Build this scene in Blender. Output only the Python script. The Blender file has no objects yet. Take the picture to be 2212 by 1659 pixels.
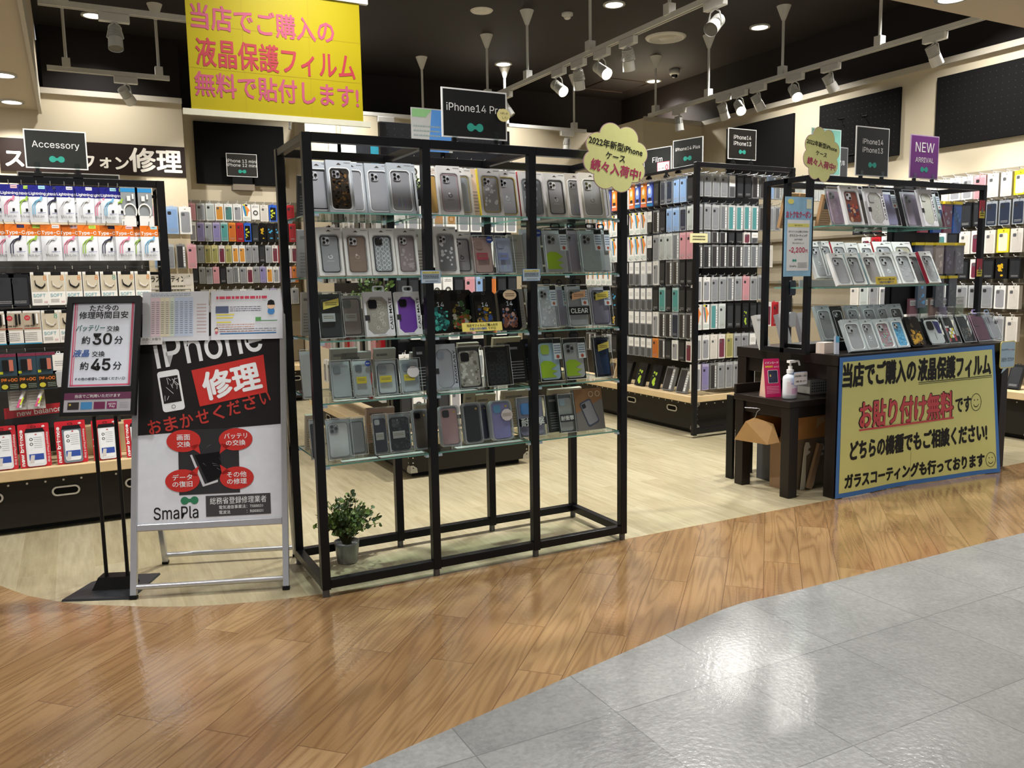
import bpy, math, random
from mathutils import Vector, Matrix
from mathutils.geometry import tessellate_polygon
R = random.Random(7)
S = bpy.context.scene
COL = S.collection
# ------------------------------------------------------------------ camera
CH, FPX, W, H = 1.25, 1790.0, 2212, 1659
def _cam_axes(pitch, roll, yaw):
    p, r, y = map(math.radians, (pitch, roll, yaw))
    fw = Vector((0, math.cos(p), -math.sin(p))); u0 = Vector((0, math.sin(p), math.cos(p))); r0 = Vector((1, 0, 0))
    rt = r0*math.cos(r)+u0*math.sin(r); up = u0*math.cos(r)-r0*math.sin(r)
    M = Matrix.Rotation(-y, 3, 'Z')
    return M@fw, M@rt, M@up
FW, RT, UP = _cam_axes(7.24562, -0.92585, 27.69445)
cd = bpy.data.cameras.new('camera'); cam = bpy.data.objects.new('camera', cd); COL.objects.link(cam)
cd.sensor_fit = 'HORIZONTAL'; cd.sensor_width = 36; cd.lens = 36*FPX/W; cd.clip_start = .05; cd.clip_end = 60
mw = Matrix.Identity(4)
for i, a in enumerate((RT, UP, -FW)):
    for j in range(3): mw[j][i] = a[j]
mw[2][3] = CH
cam.matrix_world = mw
S.camera = cam
def at(x, y, **k):
    """A point of the photograph turned into the place's metres, on the plane X=, Y= or Z=."""
    d = FW+RT*((x-W/2)/FPX)-UP*((y-H/2)/FPX)
    a, v = list(k.items())[0]; i = 'XYZ'.index(a); o = Vector((0, 0, CH))
    return o+d*((v-o[i])/d[i])
# ------------------------------------------------------------------ light, world, exposure
vs = S.view_settings; vs.view_transform = 'Standard'; vs.look = 'None'; vs.gamma = 1; vs.use_curve_mapping = False
vs.exposure = -0.75
cy = S.cycles; cy.max_bounces = 6; cy.diffuse_bounces = 3; cy.glossy_bounces = 3; cy.transmission_bounces = 4
cy.transparent_max_bounces = 40; cy.caustics_reflective = False; cy.caustics_refractive = False
cy.sample_clamp_indirect = 4; cy.use_denoising = True
wd = bpy.data.worlds.new('mall_ambience'); S.world = wd; wd.use_nodes = True
bg = wd.node_tree.nodes['Background']; bg.inputs[0].default_value = (.98, .99, 1, 1); bg.inputs[1].default_value = .78
def lamp(kind, loc, power, size=.16, col=(1, .975, .93), aim=None, spot=None, blend=.5, name='lamp_light'):
    l = bpy.data.lights.new(name, kind); l.energy = power; l.color = col
    if kind == 'AREA': l.shape = 'DISK'; l.size = size; l.spread = math.radians(120)
    else: l.shadow_soft_size = size
    if kind == 'SPOT': l.spot_size = math.radians(spot or 60); l.spot_blend = blend
    o = bpy.data.objects.new(name, l); COL.objects.link(o); o.location = loc
    d = (Vector(aim)-Vector(loc)) if aim else Vector((0, 0, -1))
    o.rotation_euler = d.to_track_quat('-Z', 'Y').to_euler()
    return o
CEIL, CROWN, CORR = 3.57, 3.0, 2.8
LIT = [(4.28, 6.16), (5.91, 6.12), (4.32, 8.31), (6.32, 8.28), (.33, 8.31), (2.42, 8.32)]          # shop downlights the photo shows
for x, y in LIT: lamp('AREA', (x, y, CEIL-.03), 60 if x > 1 else 26, .15, name='downlight_light')
for x, y in [(1.0, 4.0), (2.65, 4.0), (4.28, 4.0), (5.91, 4.0)]: lamp('AREA', (x, y, CEIL-.03), 75, .15, name='downlight_light')   # the same grid, out of frame
for x, y in [(4.55, 3.2), (2.6, 2.9), (.9, 2.9), (-1, 2.6), (0, .2), (1.9, -.2), (3.8, .4), (5.7, 1.2), (1, -2.2), (3.6, -1.8), (-2, -.5)]:
    lamp('AREA', (x, y, CORR-.02), 24, .2, (1, .98, .96), name='corridor_light')
for y in (-.34,): 
    for yy in (7.42, 8.45): lamp('AREA', (y, yy, 2.8), 26, .14, name='downlight_light')
TRACK_SPOTS = []   # filled by the track builder: (lens position, aim)
# ------------------------------------------------------------------ materials
def lin(h):
    h = h.lstrip('#'); h = h if len(h) == 6 else ''.join(a*2 for a in h); c = [int(h[i:i+2], 16)/255 for i in (0, 2, 4)]
    return tuple(((v+.055)/1.055)**2.4 if v > .04045 else v/12.92 for v in c)+(1,)
_M = {}
def M(hexc, rough=.5, metal=0, coat=0, emit=0, var=.06, scale=30, kind=None):
    """A procedural material: one colour with a fine noise over colour and gloss."""
    key = (hexc, rough, metal, coat, emit, var, scale, kind)
    if key in _M: return _M[key]
    m = bpy.data.materials.new('finish_%d' % len(_M)); m.use_nodes = True; nt = m.node_tree; N = nt.nodes; L = nt.links
    b = N['Principled BSDF']; c = lin(hexc); b.inputs['Roughness'].default_value = rough; b.inputs['Metallic'].default_value = metal
    if max(c[:3]) < .02: b.inputs['Specular IOR Level'].default_value = .25
    b.inputs['Coat Weight'].default_value = coat; b.inputs['Coat Roughness'].default_value = .06
    if kind == 'clear':      # thin clear plastic or glass sheet
        t = N.new('ShaderNodeBsdfTransparent'); t.inputs[0].default_value = c
        g = N.new('ShaderNodeBsdfGlossy'); g.inputs['Roughness'].default_value = rough
        lw = N.new('ShaderNodeLayerWeight'); pw = N.new('ShaderNodeMath'); pw.operation = 'POWER'; L.new(lw.outputs['Facing'], pw.inputs[0]); pw.inputs[1].default_value = 4
        ma = N.new('ShaderNodeMath'); ma.operation = 'MULTIPLY_ADD'; L.new(pw.outputs[0], ma.inputs[0]); ma.inputs[1].default_value = .7; ma.inputs[2].default_value = .035
        mx = N.new('ShaderNodeMixShader'); L.new(ma.outputs[0], mx.inputs[0]); L.new(t.outputs[0], mx.inputs[1]); L.new(g.outputs[0], mx.inputs[2])
        L.new(mx.outputs[0], N['Material Output'].inputs[0]); _M[key] = m; return m
    if kind == 'haze':       # milky see-through plastic
        t = N.new('ShaderNodeBsdfTransparent'); t.inputs[0].default_value = (.95, .96, .97, 1)
        b.inputs['Base Color'].default_value = c; mx = N.new('ShaderNodeMixShader'); mx.inputs[0].default_value = .45
        L.new(t.outputs[0], mx.inputs[1]); L.new(b.outputs[0], mx.inputs[2]); L.new(mx.outputs[0], N['Material Output'].inputs[0]); _M[key] = m; return m
    tc = N.new('ShaderNodeTexCoord'); nz = N.new('ShaderNodeTexNoise'); nz.inputs['Scale'].default_value = scale; L.new(tc.outputs['Object'], nz.inputs['Vector'])
    mx = N.new('ShaderNodeMix'); mx.data_type = 'RGBA'
    mx.inputs[6].default_value = tuple(min(1, v*(1-var)) for v in c[:3])+(1,); mx.inputs[7].default_value = tuple(min(1, v*(1+var)) for v in c[:3])+(1,)
    L.new(nz.outputs[0], mx.inputs[0]); L.new(mx.outputs[2], b.inputs['Base Color'])
    if emit: L.new(mx.outputs[2], b.inputs['Emission Color']); b.inputs['Emission Strength'].default_value = emit
    _M[key] = m; return m
def nodes_of(name):
    m = bpy.data.materials.new(name); m.use_nodes = True; return m, m.node_tree.nodes, m.node_tree.links
def floor_mat(name, kind):
    m, N, L = nodes_of(name); b = N['Principled BSDF']
    tc = N.new('ShaderNodeTexCoord'); mp = N.new('ShaderNodeMapping'); L.new(tc.outputs['Object'], mp.inputs[0])
    br = N.new('ShaderNodeTexBrick'); L.new(mp.outputs[0], br.inputs[0]); br.inputs['Scale'].default_value = 1
    def ramp(fac, stops):
        r = N.new('ShaderNodeValToRGB'); L.new(fac, r.inputs[0]); e = r.color_ramp.elements
        while len(e) < len(stops): e.new(.5)
        for k, (p, c) in enumerate(stops): e[k].position = p; e[k].color = lin(c)
        return r.outputs[0]
    def noise(vec, sc, detail=4, rough=.6, dist=0):
        n = N.new('ShaderNodeTexNoise'); L.new(vec, n.inputs['Vector']); n.inputs['Scale'].default_value = sc; n.inputs['Detail'].default_value = detail
        n.inputs['Roughness'].default_value = rough; n.inputs['Distortion'].default_value = dist; return n.outputs[0]
    def mix(a, c, f, bt='MIX'):
        x = N.new('ShaderNodeMix'); x.data_type = 'RGBA'; x.blend_type = bt
        if isinstance(f, float): x.inputs[0].default_value = f
        else: L.new(f, x.inputs[0])
        L.new(a, x.inputs[6]); L.new(c, x.inputs[7]) if not isinstance(c, tuple) else setattr(x.inputs[7], 'default_value', c)
        return x.outputs[2]
    br.inputs['Mortar Smooth'].default_value = .2; br.inputs['Bias'].default_value = 0
    br.inputs['Color1'].default_value = (0, 0, 0, 1); br.inputs['Color2'].default_value = (1, 1, 1, 1); br.inputs['Mortar'].default_value = (.5, .5, .5, 1)
    rnd = br.outputs['Color']; gap = br.outputs['Fac']
    # every board gets its own offset into the grain
    va = N.new('ShaderNodeVectorMath'); va.operation = 'MULTIPLY_ADD'; L.new(rnd, va.inputs[0]); va.inputs[1].default_value = (13, 7, 5)
    st = N.new('ShaderNodeMapping'); L.new(mp.outputs[0], st.inputs[0]); L.new(st.outputs[0], va.inputs[2]); vec = va.outputs[0]
    if kind == 'wood':
        mp.inputs['Rotation'].default_value = (0, 0, math.radians(-45)); br.inputs['Brick Width'].default_value = .92; br.inputs['Row Height'].default_value = .15
        br.offset = .37; br.inputs['Mortar Size'].default_value = .0018; st.inputs['Scale'].default_value = (.55, 6, 1)
        n1 = noise(vec, 1.5, 2, .45, .5)
        sn = N.new('ShaderNodeMath'); sn.operation = 'MULTIPLY'; L.new(n1, sn.inputs[0]); sn.inputs[1].default_value = 64
        si = N.new('ShaderNodeMath'); si.operation = 'SINE'; L.new(sn.outputs[0], si.inputs[0])
        s2 = N.new('ShaderNodeMath'); s2.operation = 'MULTIPLY_ADD'; L.new(si.outputs[0], s2.inputs[0]); s2.inputs[1].default_value = .5; s2.inputs[2].default_value = .5
        rings = ramp(s2.outputs[0], [(0, '7d6042'), (.3, '977a56'), (1, 'a68863')])
        st2 = N.new('ShaderNodeMapping'); L.new(vec, st2.inputs[0]); st2.inputs['Scale'].default_value = (1, 9, 1)
        fine = ramp(noise(st2.outputs[0], 6, 5, .7), [(.3, '8c7050'), (.7, 'b0946e')])
        col = mix(rings, fine, .5); tone = ramp(rnd, [(0, 'd3c2ae'), (1, 'fffaf2')]); col = mix(col, tone, .8, 'MULTIPLY')
        col = mix(col, lin('6e5238'), gap); b.inputs['Roughness'].default_value = .16
    elif kind == 'tile':
        mp.inputs['Location'].default_value = (-.404, -.066, 0); br.offset = 0; br.inputs['Brick Width'].default_value = .45; br.inputs['Row Height'].default_value = .45; br.inputs['Mortar Size'].default_value = .002
        st.inputs['Scale'].default_value = (1, 1, 1); n1 = noise(vec, 3, 6, .7); n2 = noise(vec, 60, 3, .7)
        col = mix(ramp(n1, [(.3, '787979'), (.7, '979896')]), ramp(n2, [(.35, '676867'), (.65, 'a3a4a2')]), .3)
        col = mix(col, ramp(rnd, [(0, 'dcdcdc'), (1, 'ffffff')]), .8, 'MULTIPLY'); col = mix(col, lin('5e6060'), gap); b.inputs['Roughness'].default_value = .3
    else:
        mp.inputs['Rotation'].default_value = (0, 0, math.radians(90)); br.offset = .5; br.inputs['Brick Width'].default_value = .9; br.inputs['Row Height'].default_value = .15; br.inputs['Mortar Size'].default_value = .001
        st.inputs['Scale'].default_value = (1.5, 14, 1); n1 = noise(vec, 2.4, 5, .65)
        col = ramp(n1, [(.25, 'a0967a'), (.55, 'b4aa8c'), (.8, 'c0b79b')]); col = mix(col, ramp(rnd, [(0, 'e8e4da'), (1, 'ffffff')]), .8, 'MULTIPLY')
        col = mix(col, lin('b3a684'), gap); b.inputs['Roughness'].default_value = .24
    L.new(col, b.inputs['Base Color'])
    bm = N.new('ShaderNodeBump'); bm.inputs['Strength'].default_value = {'wood': .07, 'tile': .13}.get(kind, .06); bm.inputs['Distance'].default_value = .01
    bn = N.new('ShaderNodeTexNoise'); L.new(tc.outputs['Object'], bn.inputs['Vector']); bn.inputs['Scale'].default_value = 60; bn.inputs['Detail'].default_value = 3
    L.new(bn.outputs[0], bm.inputs['Height']); L.new(bm.outputs[0], b.inputs['Normal'])
    b.inputs['Coat Weight'].default_value = .5 if kind == 'wood' else .25; b.inputs['Coat Roughness'].default_value = .06 if kind == 'wood' else .12; L.new(bm.outputs[0], b.inputs['Coat Normal'])
    return m
BLACK = M('#0a0a0b', .45); SATIN = M('#0f0f12', .32); WHITE = M('#eeeeec', .45); CREAM = M('#c9bda3', .75, var=.03, scale=4)
CHAR = M('#262827', .35); ALU = M('#c3c4c8', .3, .8); DARKBR = M('#120c0a', .7, var=.04, scale=3); WOODT = M('#d8bf94', .45, var=.12, scale=14)
CLEAR = M('#f4f8f8', .04, kind='clear'); GLASS = M('#f6fbf9', .02, kind='clear'); HAZE = M('#c9ced2', .2, kind='haze'); GEDGE = M('#5f9a8c', .15, coat=.5)
TEAL = M('#2f9c8b', .4); TROFF = M('#d6d5cf', .4); INK = M('#151515', .5); ESPR = M('#1f1916', .32, var=.15, scale=20); TRUNK = M('#231f1b', .5, var=.08)
STEEL = M('#b9bcc0', .25, .9)
# ------------------------------------------------------------------ mesh building
def _font(fn):
    import os
    p = os.path.join(bpy.utils.resource_path('LOCAL'), 'datafiles', 'fonts', fn)      # Blender's own interface typeface
    try: return bpy.data.fonts.load(p)
    except Exception: return None
LATIN = _font('Inter.woff2')
_TX = {}
def text_geo(s, bold):
    k = (s, bold)
    if k not in _TX:
        cu = bpy.data.curves.new('t', 'FONT'); cu.body = s; cu.size = 1
        if LATIN and s.isascii(): cu.font = LATIN
        cu.resolution_u = 2 if len(s) > 3 else 3; cu.offset = bold
        o = bpy.data.objects.new('t', cu); COL.objects.link(o)
        me = bpy.data.meshes.new_from_object(o.evaluated_get(bpy.context.evaluated_depsgraph_get()))
        v = [(p.co.x, p.co.y) for p in me.vertices]; f = [tuple(p.vertices) for p in me.polygons]
        bpy.data.objects.remove(o); bpy.data.curves.remove(cu); bpy.data.meshes.remove(me)
        _TX[k] = (v, f, min(a for a, _ in v), max(a for a, _ in v), min(b for _, b in v), max(b for _, b in v))
    return _TX[k]
def rrect(w, h, r, n=4, cx=0, cz=0):
    r = min(r, w/2-1e-5, h/2-1e-5); p = []
    for (sx, sz, a0) in ((1, 1, 0), (-1, 1, 90), (-1, -1, 180), (1, -1, 270)):
        for k in range(n+1):
            a = math.radians(a0+90*k/n); p.append((cx+sx*(w/2-r)+r*math.cos(a), cz+sz*(h/2-r)+r*math.sin(a)))
    return p
def rect(x0, z0, x1, z1): return [(x1, z1), (x0, z1), (x0, z0), (x1, z0)]
def disc(cx, cz, r, n=16, rz=None): return [(cx+r*math.cos(2*math.pi*k/n), cz+(rz or r)*math.sin(2*math.pi*k/n)) for k in range(n)]
def octa(w, h, c, cx=0, cz=0):
    x, z = w/2, h/2
    return [(cx+a, cz+b) for a, b in ((x, z-c), (x-c, z), (-x+c, z), (-x, z-c), (-x, -z+c), (-x+c, -z), (x-c, -z), (x, -z+c))]
class MB:
    def __init__(s): s.v = []; s.f = []; s.mi = []; s.sm = []; s.mats = []; s.X = Matrix.Identity(4)
    def add(s, vs, fs, m, smooth=False):
        if m not in s.mats: s.mats.append(m)
        i = s.mats.index(m); n = len(s.v); s.v += [tuple(s.X@Vector(p)) for p in vs]
        for f in fs: s.f.append(tuple(n+k for k in f)); s.mi.append(i); s.sm.append(smooth)
        return s
    def box(s, x0, y0, z0, x1, y1, z1, m):
        v = [(x, y, z) for z in (z0, z1) for y in (y0, y1) for x in (x0, x1)]
        return s.add(v, [(0, 2, 3, 1), (4, 5, 7, 6), (0, 1, 5, 4), (2, 6, 7, 3), (0, 4, 6, 2), (1, 3, 7, 5)], m)
    def prism(s, p, y0, y1, m, ms=None):
        n = len(p); a = [(x, y0, z) for x, z in p]; b = [(x, y1, z) for x, z in p]
        s.add(a, [tuple(range(n))[::-1]], m) if s._ccw(p) is False else s.add(a, [tuple(range(n))], m)
        s.add(b, [tuple(range(n))], m)
        return s.add(a+b, [(k, (k+1) % n, n+(k+1) % n, n+k) for k in range(n)], ms or m)
    @staticmethod
    def _ccw(p): return sum(p[i][0]*p[(i+1) % len(p)][1]-p[(i+1) % len(p)][0]*p[i][1] for i in range(len(p))) > 0
    def flat(s, p, y, m): return s.add([(x, y, z) for x, z in p], [tuple(range(len(p)))], m)
    def ring(s, out, inn, y0, y1, m, mi=None, back=False):
        tri = tessellate_polygon([[Vector((x, z, 0)) for x, z in out], [Vector((x, z, 0)) for x, z in inn]])
        al = out+inn; a = len(out); b = len(inn)
        s.add([(x, y0, z) for x, z in al], tri, m)
        if back: s.add([(x, y1, z) for x, z in al], tri, m)
        s.add([(x, y0, z) for x, z in out]+[(x, y1, z) for x, z in out], [(k, (k+1) % a, a+(k+1) % a, a+k) for k in range(a)], m)
        return s.add([(x, y0, z) for x, z in inn]+[(x, y1, z) for x, z in inn], [(k, (k+1) % b, b+(k+1) % b, b+k) for k in range(b)], mi or m)
    def cyl(s, p0, p1, r, m, n=12, r2=None, caps=True):
        p0, p1 = Vector(p0), Vector(p1); d = (p1-p0).normalized(); u = d.orthogonal().normalized(); w = d.cross(u); r2 = r if r2 is None else r2
        c = [(math.cos(2*math.pi*k/n), math.sin(2*math.pi*k/n)) for k in range(n)]
        v = [p0+(u*a+w*b)*r for a, b in c]+[p1+(u*a+w*b)*r2 for a, b in c]
        s.add(v, [(k, (k+1) % n, n+(k+1) % n, n+k) for k in range(n)], m, True)
        if caps: s.add(v, [tuple(range(n))[::-1], tuple(range(n, 2*n))], m)
        return s
    def tube(s, pts, r, m, n=6):
        for a, b in zip(pts, pts[1:]): s.cyl(a, b, r, m, n, caps=True)
        return s
    def lathe(s, prof, m, n=20, sx=1, sy=1):
        v = []; q = len(prof)
        for k in range(n):
            a = 2*math.pi*k/n; v += [(r*math.cos(a)*sx, r*math.sin(a)*sy, z) for r, z in prof]
        return s.add(v, [(k*q+i, ((k+1) % n)*q+i, ((k+1) % n)*q+i+1, k*q+i+1) for k in range(n) for i in range(q-1)], m, True)
    def text(s, t, x, z, y, m, w=None, h=None, rot=0, bold=0., align='C', shear=0):
        wide = bold and any(ord(ch) > 0x2000 for ch in t)             # thick strokes: the outline laid several times, slightly shifted
        v, f, x0, x1, z0, z1 = text_geo(t, 0. if wide else bold)
        if h is None: sx = sz = w/(x1-x0)
        elif w is None: sx = sz = h/(z1-z0)
        else: sx, sz = w/(x1-x0), h/(z1-z0)
        ox = {'C': (x0+x1)/2, 'L': x0, 'R': x1}[align]; oz = (z0+z1)/2; c, sn = math.cos(rot), math.sin(rot)
        P = []
        for a, b in v:
            a, b = (a-ox)*sx, (b-oz)*sz; a += shear*b
            P.append((x+a*c-b*sn, y, z+a*sn+b*c))
        if wide:
            dd = bold*min(sx, sz)*1.1
            for k in range(6):
                dx, dz = dd*math.cos(k*math.pi/3), dd*math.sin(k*math.pi/3); s.add([(a+dx, b-k*3e-5, c2+dz) for a, b, c2 in P], f, m)
            return s
        return s.add(P, f, m)
    def lines(s, x0, x1, z0, z1, n, y, m, fill=.45, seed=0):
        """Rows of small print: short strokes set like words."""
        q = random.Random(seed)
        for k in range(n):
            zc = z1-(k+.5)*(z1-z0)/n; hh = (z1-z0)/n*fill/2; x = x0
            while x < x1:
                e = min(x1, x+(x1-x0)*q.uniform(.03, .12)); s.flat(rect(x, zc-hh, e, zc+hh), y, m); x = e+(x1-x0)*.018
        return s
    def mesh(s, name):
        me = bpy.data.meshes.new(name); me.from_pydata(s.v, [], s.f)
        for m in s.mats: me.materials.append(m)
        me.polygons.foreach_set('material_index', s.mi); me.polygons.foreach_set('use_smooth', s.sm); me.update()
        return me
    def obj(s, name, parent=None, loc=(0, 0, 0), rot=(0, 0, 0), bevel=0):
        return put(name, s.mesh(name), parent, loc, rot, bevel)
def put(name, me, parent=None, loc=(0, 0, 0), rot=(0, 0, 0), bevel=0):
    o = bpy.data.objects.new(name, me); COL.objects.link(o); o.location = loc; o.rotation_euler = rot; o.parent = parent
    if bevel:
        b = o.modifiers.new('soft_edge', 'BEVEL'); b.width = bevel; b.segments = 2; b.limit_method = 'ANGLE'
    return o
def tag(o, label, cat, group=None):
    o['label'] = label; o['category'] = cat
    if group: o['group'] = group
    return o
def thing(name, label, cat, loc=(0, 0, 0), rot=(0, 0, 0), group=None):
    o = bpy.data.objects.new(name, None); COL.objects.link(o); o.location = loc; o.rotation_euler = rot; o.empty_display_size = .05
    return tag(o, label, cat, group)
def struct(name, mb, **k):
    o = mb.obj(name, **k); o['kind'] = 'structure'; return o
def spec_put(spec, parent):
    for name, me, kids in spec:
        o = put(name, me, parent)
        for n2, m2 in kids: put(n2, m2, o)
ORD = 'first second third fourth fifth sixth seventh eighth ninth tenth eleventh twelfth thirteenth fourteenth fifteenth sixteenth seventeenth eighteenth nineteenth twentieth twenty-first twenty-second twenty-third twenty-fourth twenty-fifth twenty-sixth twenty-seventh twenty-eighth twenty-ninth thirtieth'.split()
def bow(mb, x, z, y, w, m):
    """The shop's two-lobed emblem."""
    r = w*.225; p = []
    for k in range(13): a = math.radians(50+260*k/12); p.append((x-w/2+r+r*math.cos(a), z+r*math.sin(a)))
    p += [(x-w*.06, z-r*.42), (x+w*.06, z-r*.42)]
    for k in range(13): a = math.radians(-130+260*k/12); p.append((x+w/2-r+r*math.cos(a), z+r*math.sin(a)))
    p += [(x+w*.06, z+r*.42), (x-w*.06, z+r*.42)]
    n = len(p); c = (x, y, z); mb.add([(a, y, b) for a, b in p]+[c], [(k, (k+1) % n, n) for k in range(n)], m)
# ================================================================== the setting
def poly_floor(name, pts, m):
    mb = MB(); mb.add([(x, y, 0) for x, y in pts], [tuple(range(len(pts)))], m); return struct(name, mb)
CURVE = [(-.95, 7), (-.72, 5.4), (-.55, 4.5), (-.361, 3.99), (-.251, 3.796), (-.133, 3.654), (-.04, 3.565), (.061, 3.498), (.18, 3.415), (.3, 3.349), (.42, 3.298), (.547, 3.26), (.68, 3.228), (.811, 3.205), (1.1, 3.172), (1.401, 3.156), (2.27, 3.165), (3.6, 3.158), (8, 3.15)]
GRAYE = [(8, 2.25), (2.4, 2.285), (2.2, 2.298), (2.08, 2.285), (1.34, 2.129), (.57, 1.962), (-4, .98)]
poly_floor('floor_cream', CURVE+[(8, 10), (-.95, 10)], floor_mat('cream_boards', 'cream'))
poly_floor('floor_wood', CURVE[::-1][:-1]+[(-.72, 5.4), (-.95, 7), (-4, 7)]+GRAYE[::-1], floor_mat('oak_planks', 'wood'))
poly_floor('floor_gray', GRAYE+[(-4, -4), (8, -4)], floor_mat('gray_tiles', 'tile'))
def wall(name, x0, y0, z0, x1, y1, z1, m=CREAM): return struct(name, MB().box(x0, y0, z0, x1, y1, z1, m))
wall('wall_right', 6.6, 3.4, 0, 6.75, 7.73, CROWN)
wall('wall_pillar', 5.76, 7.73, 0, 6.9, 9.3, CROWN)
wall('wall_back', 2.235, 8.75, 0, 5.76, 9.3, CROWN)
wall('wall_niche', 1.06, 9.2, 0, 2.235, 9.35, CROWN)
wall('wall_left', -2.6, 8.77, 0, 1.06, 9.2, CROWN)
wall('wall_upper_back', -2.6, 9.36, CROWN, 7.2, 9.5, CEIL, DARKBR)
wall('wall_upper_left', -.1, 8.8, CROWN, 1.06, 9.36, CEIL, DARKBR)
wall('wall_upper_right', 6.62, 3.4, CROWN, 6.75, 9.4, CEIL, DARKBR)
wall('ceiling', -.13, 3.4, CEIL, 7.2, 9.5, CEIL+.08, M('#191310', .7, var=.03, scale=2))
PALE = M('#c0b29b', .8, var=.02, scale=3)
wall('ceiling_corridor', -6, -4.2, CORR, 8.5, 3.39, CEIL+.08, PALE)
wall('ceiling_soffit', -2.6, 3.39, 2.82, -.13, 8.77, CEIL+.08, PALE)
for n, a in (('trim_1', (-.13, 8.735, CROWN-.035, 1.06, 8.77, CROWN+.015)), ('trim_2', (6.565, 3.4, CROWN-.035, 6.6, 7.73, CROWN+.015)), ('trim_3', (5.76, 7.695, CROWN-.035, 6.6, 7.73, CROWN+.015)), ('trim_4', (-.15, 3.39, 2.78, -.125, 8.735, CROWN))):
    wall(n, *a, m=M('#b5ae9f', .6))
wall('trim_5', 2.56, 8.72, 0, 2.6, 8.75, CROWN, M('#a59a86', .6))
# ceiling fittings -------------------------------------------------
GLOW = M('#fff6e6', .5, emit=14, var=0)
def downlight(x, y, z, label, r=.075):
    t = thing('downlight', label, 'ceiling light', (x, y, z), group='ceiling downlights')
    MB().ring(disc(0, 0, r+.02, 24), disc(0, 0, r, 24), -.0, -.012, TROFF).obj('trim_ring', t, rot=(math.pi/2, 0, 0))
    MB().flat(disc(0, 0, r, 24), -.004, GLOW).obj('diffuser', t, rot=(math.pi/2, 0, 0))
for (x, y), l in zip(LIT, ['round lit downlight in dark ceiling beyond the near end of long track', 'round lit downlight in dark ceiling between the two long tracks', 'round lit downlight above the phone sign on the dark rack', 'round lit downlight above the beige corner pillar', 'round lit downlight between the two short tracks near the yellow banner', 'round lit downlight behind the yellow banner, near the back wall track']):
    downlight(x, y, CEIL-.001, l)
downlight(4.55, 3.2, CORR-.001, 'round lit downlight in the beige corridor ceiling')
downlight(-.34, 7.42, 2.819, 'nearer of the two lit downlights in the beige soffit')
downlight(-.34, 8.45, 2.819, 'farther of the two lit downlights in the beige soffit')
def track(name, label, p0, p1, poles, spots, pole_to=CEIL):
    """A lighting track: rail, hanging poles with cone caps; its spotlights are things of their own."""
    t = thing('light_track', label, 'lighting track', p0)
    P0, P1 = Vector(p0), Vector(p1); d = P1-P0; al = 'Y' if abs(d.y) > abs(d.x) else 'X'
    b = MB(); hx, hy = (.02, 0) if al == 'Y' else (0, .02)
    b.box(-hx, -hy, -.018, d.x+hx, d.y+hy, .018, TROFF)
    b.box(-hx*.5, -hy*.5, -.0185, d.x+hx*.5, d.y+hy*.5, -.01, M('#77756f', .5)); b.obj('rail', t)
    for q in poles:
        o = Vector((0, q-p0[1], 0)) if al == 'Y' else Vector((q-p0[0], 0, 0)); hh = pole_to-p0[2]
        MB().cyl(o, o+Vector((0, 0, hh)), .012, TROFF).obj('pole', t)
        MB().cyl(o+Vector((0, 0, hh-.12)), o+Vector((0, 0, hh)), .016, TROFF, 20, .062).obj('ceiling_cap', t)
        MB().box(o.x-.03, o.y-.03, .012, o.x+.03, o.y+.03, .085, TROFF).obj('clamp', t)
    for q, aim, lit, lab in spots:
        o = Vector((p0[0], q, p0[2])) if al == 'Y' else Vector((q, p0[1], p0[2]))
        spotlight(o, aim, lit, lab, al)
LENS_ON = M('#fff4e0', .3, emit=22, var=0); LENS_OFF = M('#4a4844', .15)
def spotlight(o, aim, lit, lab, al):
    t = thing('track_spotlight', lab, 'spotlight', o-Vector((0, 0, .018)), group='spotlights on the ceiling tracks')
    b = MB(); w, l = (.022, .09) if al == 'Y' else (.09, .022)
    b.box(-w, -l, -.055, w, l, 0, TROFF); b.obj('driver_box', t, bevel=.004)
    d = (Vector(aim)-(o-Vector((0, 0, .15)))).normalized(); c = Vector((0, 0, -.15)); e = Vector((d.y, -d.x, 0)).normalized()
    MB().tube([Vector((0, 0, -.055)), e*.03+Vector((0, 0, -.075)), e*.048+c, c+e*.04], .005, TROFF).tube([Vector((0, 0, -.055)), e*-.03+Vector((0, 0, -.075)), e*-.048+c, c-e*.04], .005, TROFF).obj('yoke', t)
    b = MB()
    for k in range(9):                                              # cooling fins
        q = c-d*(.07-.009*k); b.cyl(q, q+d*.004, .041, TROFF, 20)
    b.cyl(c-d*.065, c+d*.02, .028, M('#8f8d86', .5), 16); b.cyl(c+d*.005, c+d*.075, .043, TROFF, 24, .045, caps=False); b.cyl(c+d*.005, c+d*.008, .042, TROFF, 24); b.obj('head', t)
    MB().cyl(c+d*.066, c+d*.07, .041, LENS_ON if lit else LENS_OFF, 24).obj('lens', t)
    TRACK_SPOTS.append((o-Vector((0, 0, .168))+d*.085, aim))
def sp(track_word, k, n, extra=''):
    return 'white %sspotlight, %s from the near end of the %s' % (extra, ORD[k], track_word)
track('t1', 'long white ceiling track running over the middle racks', (3.69, 3.95, 2.98), (3.69, 7.6, 2.98), [4.664, 5.634, 6.638, 7.44],
      [(4.211, (1.6, 3.3, 1.2), 0, sp('middle ceiling track', 0, 6)), (5.134, (4.2, 5.6, 1.5), 0, sp('middle ceiling track', 1, 6)), (5.474, (3.9, 2.6, 1.0), 1, sp('middle ceiling track', 2, 6, 'glowing ')), (5.802, (4.2, 6.3, 1.3), 0, sp('middle ceiling track', 3, 6)), (6.108, (4.0, 3.6, 1.1), 1, sp('middle ceiling track', 4, 6, 'glowing ')), (7.05, (4.6, 6.4, 1), 0, sp('middle ceiling track', 5, 6))])
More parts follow.
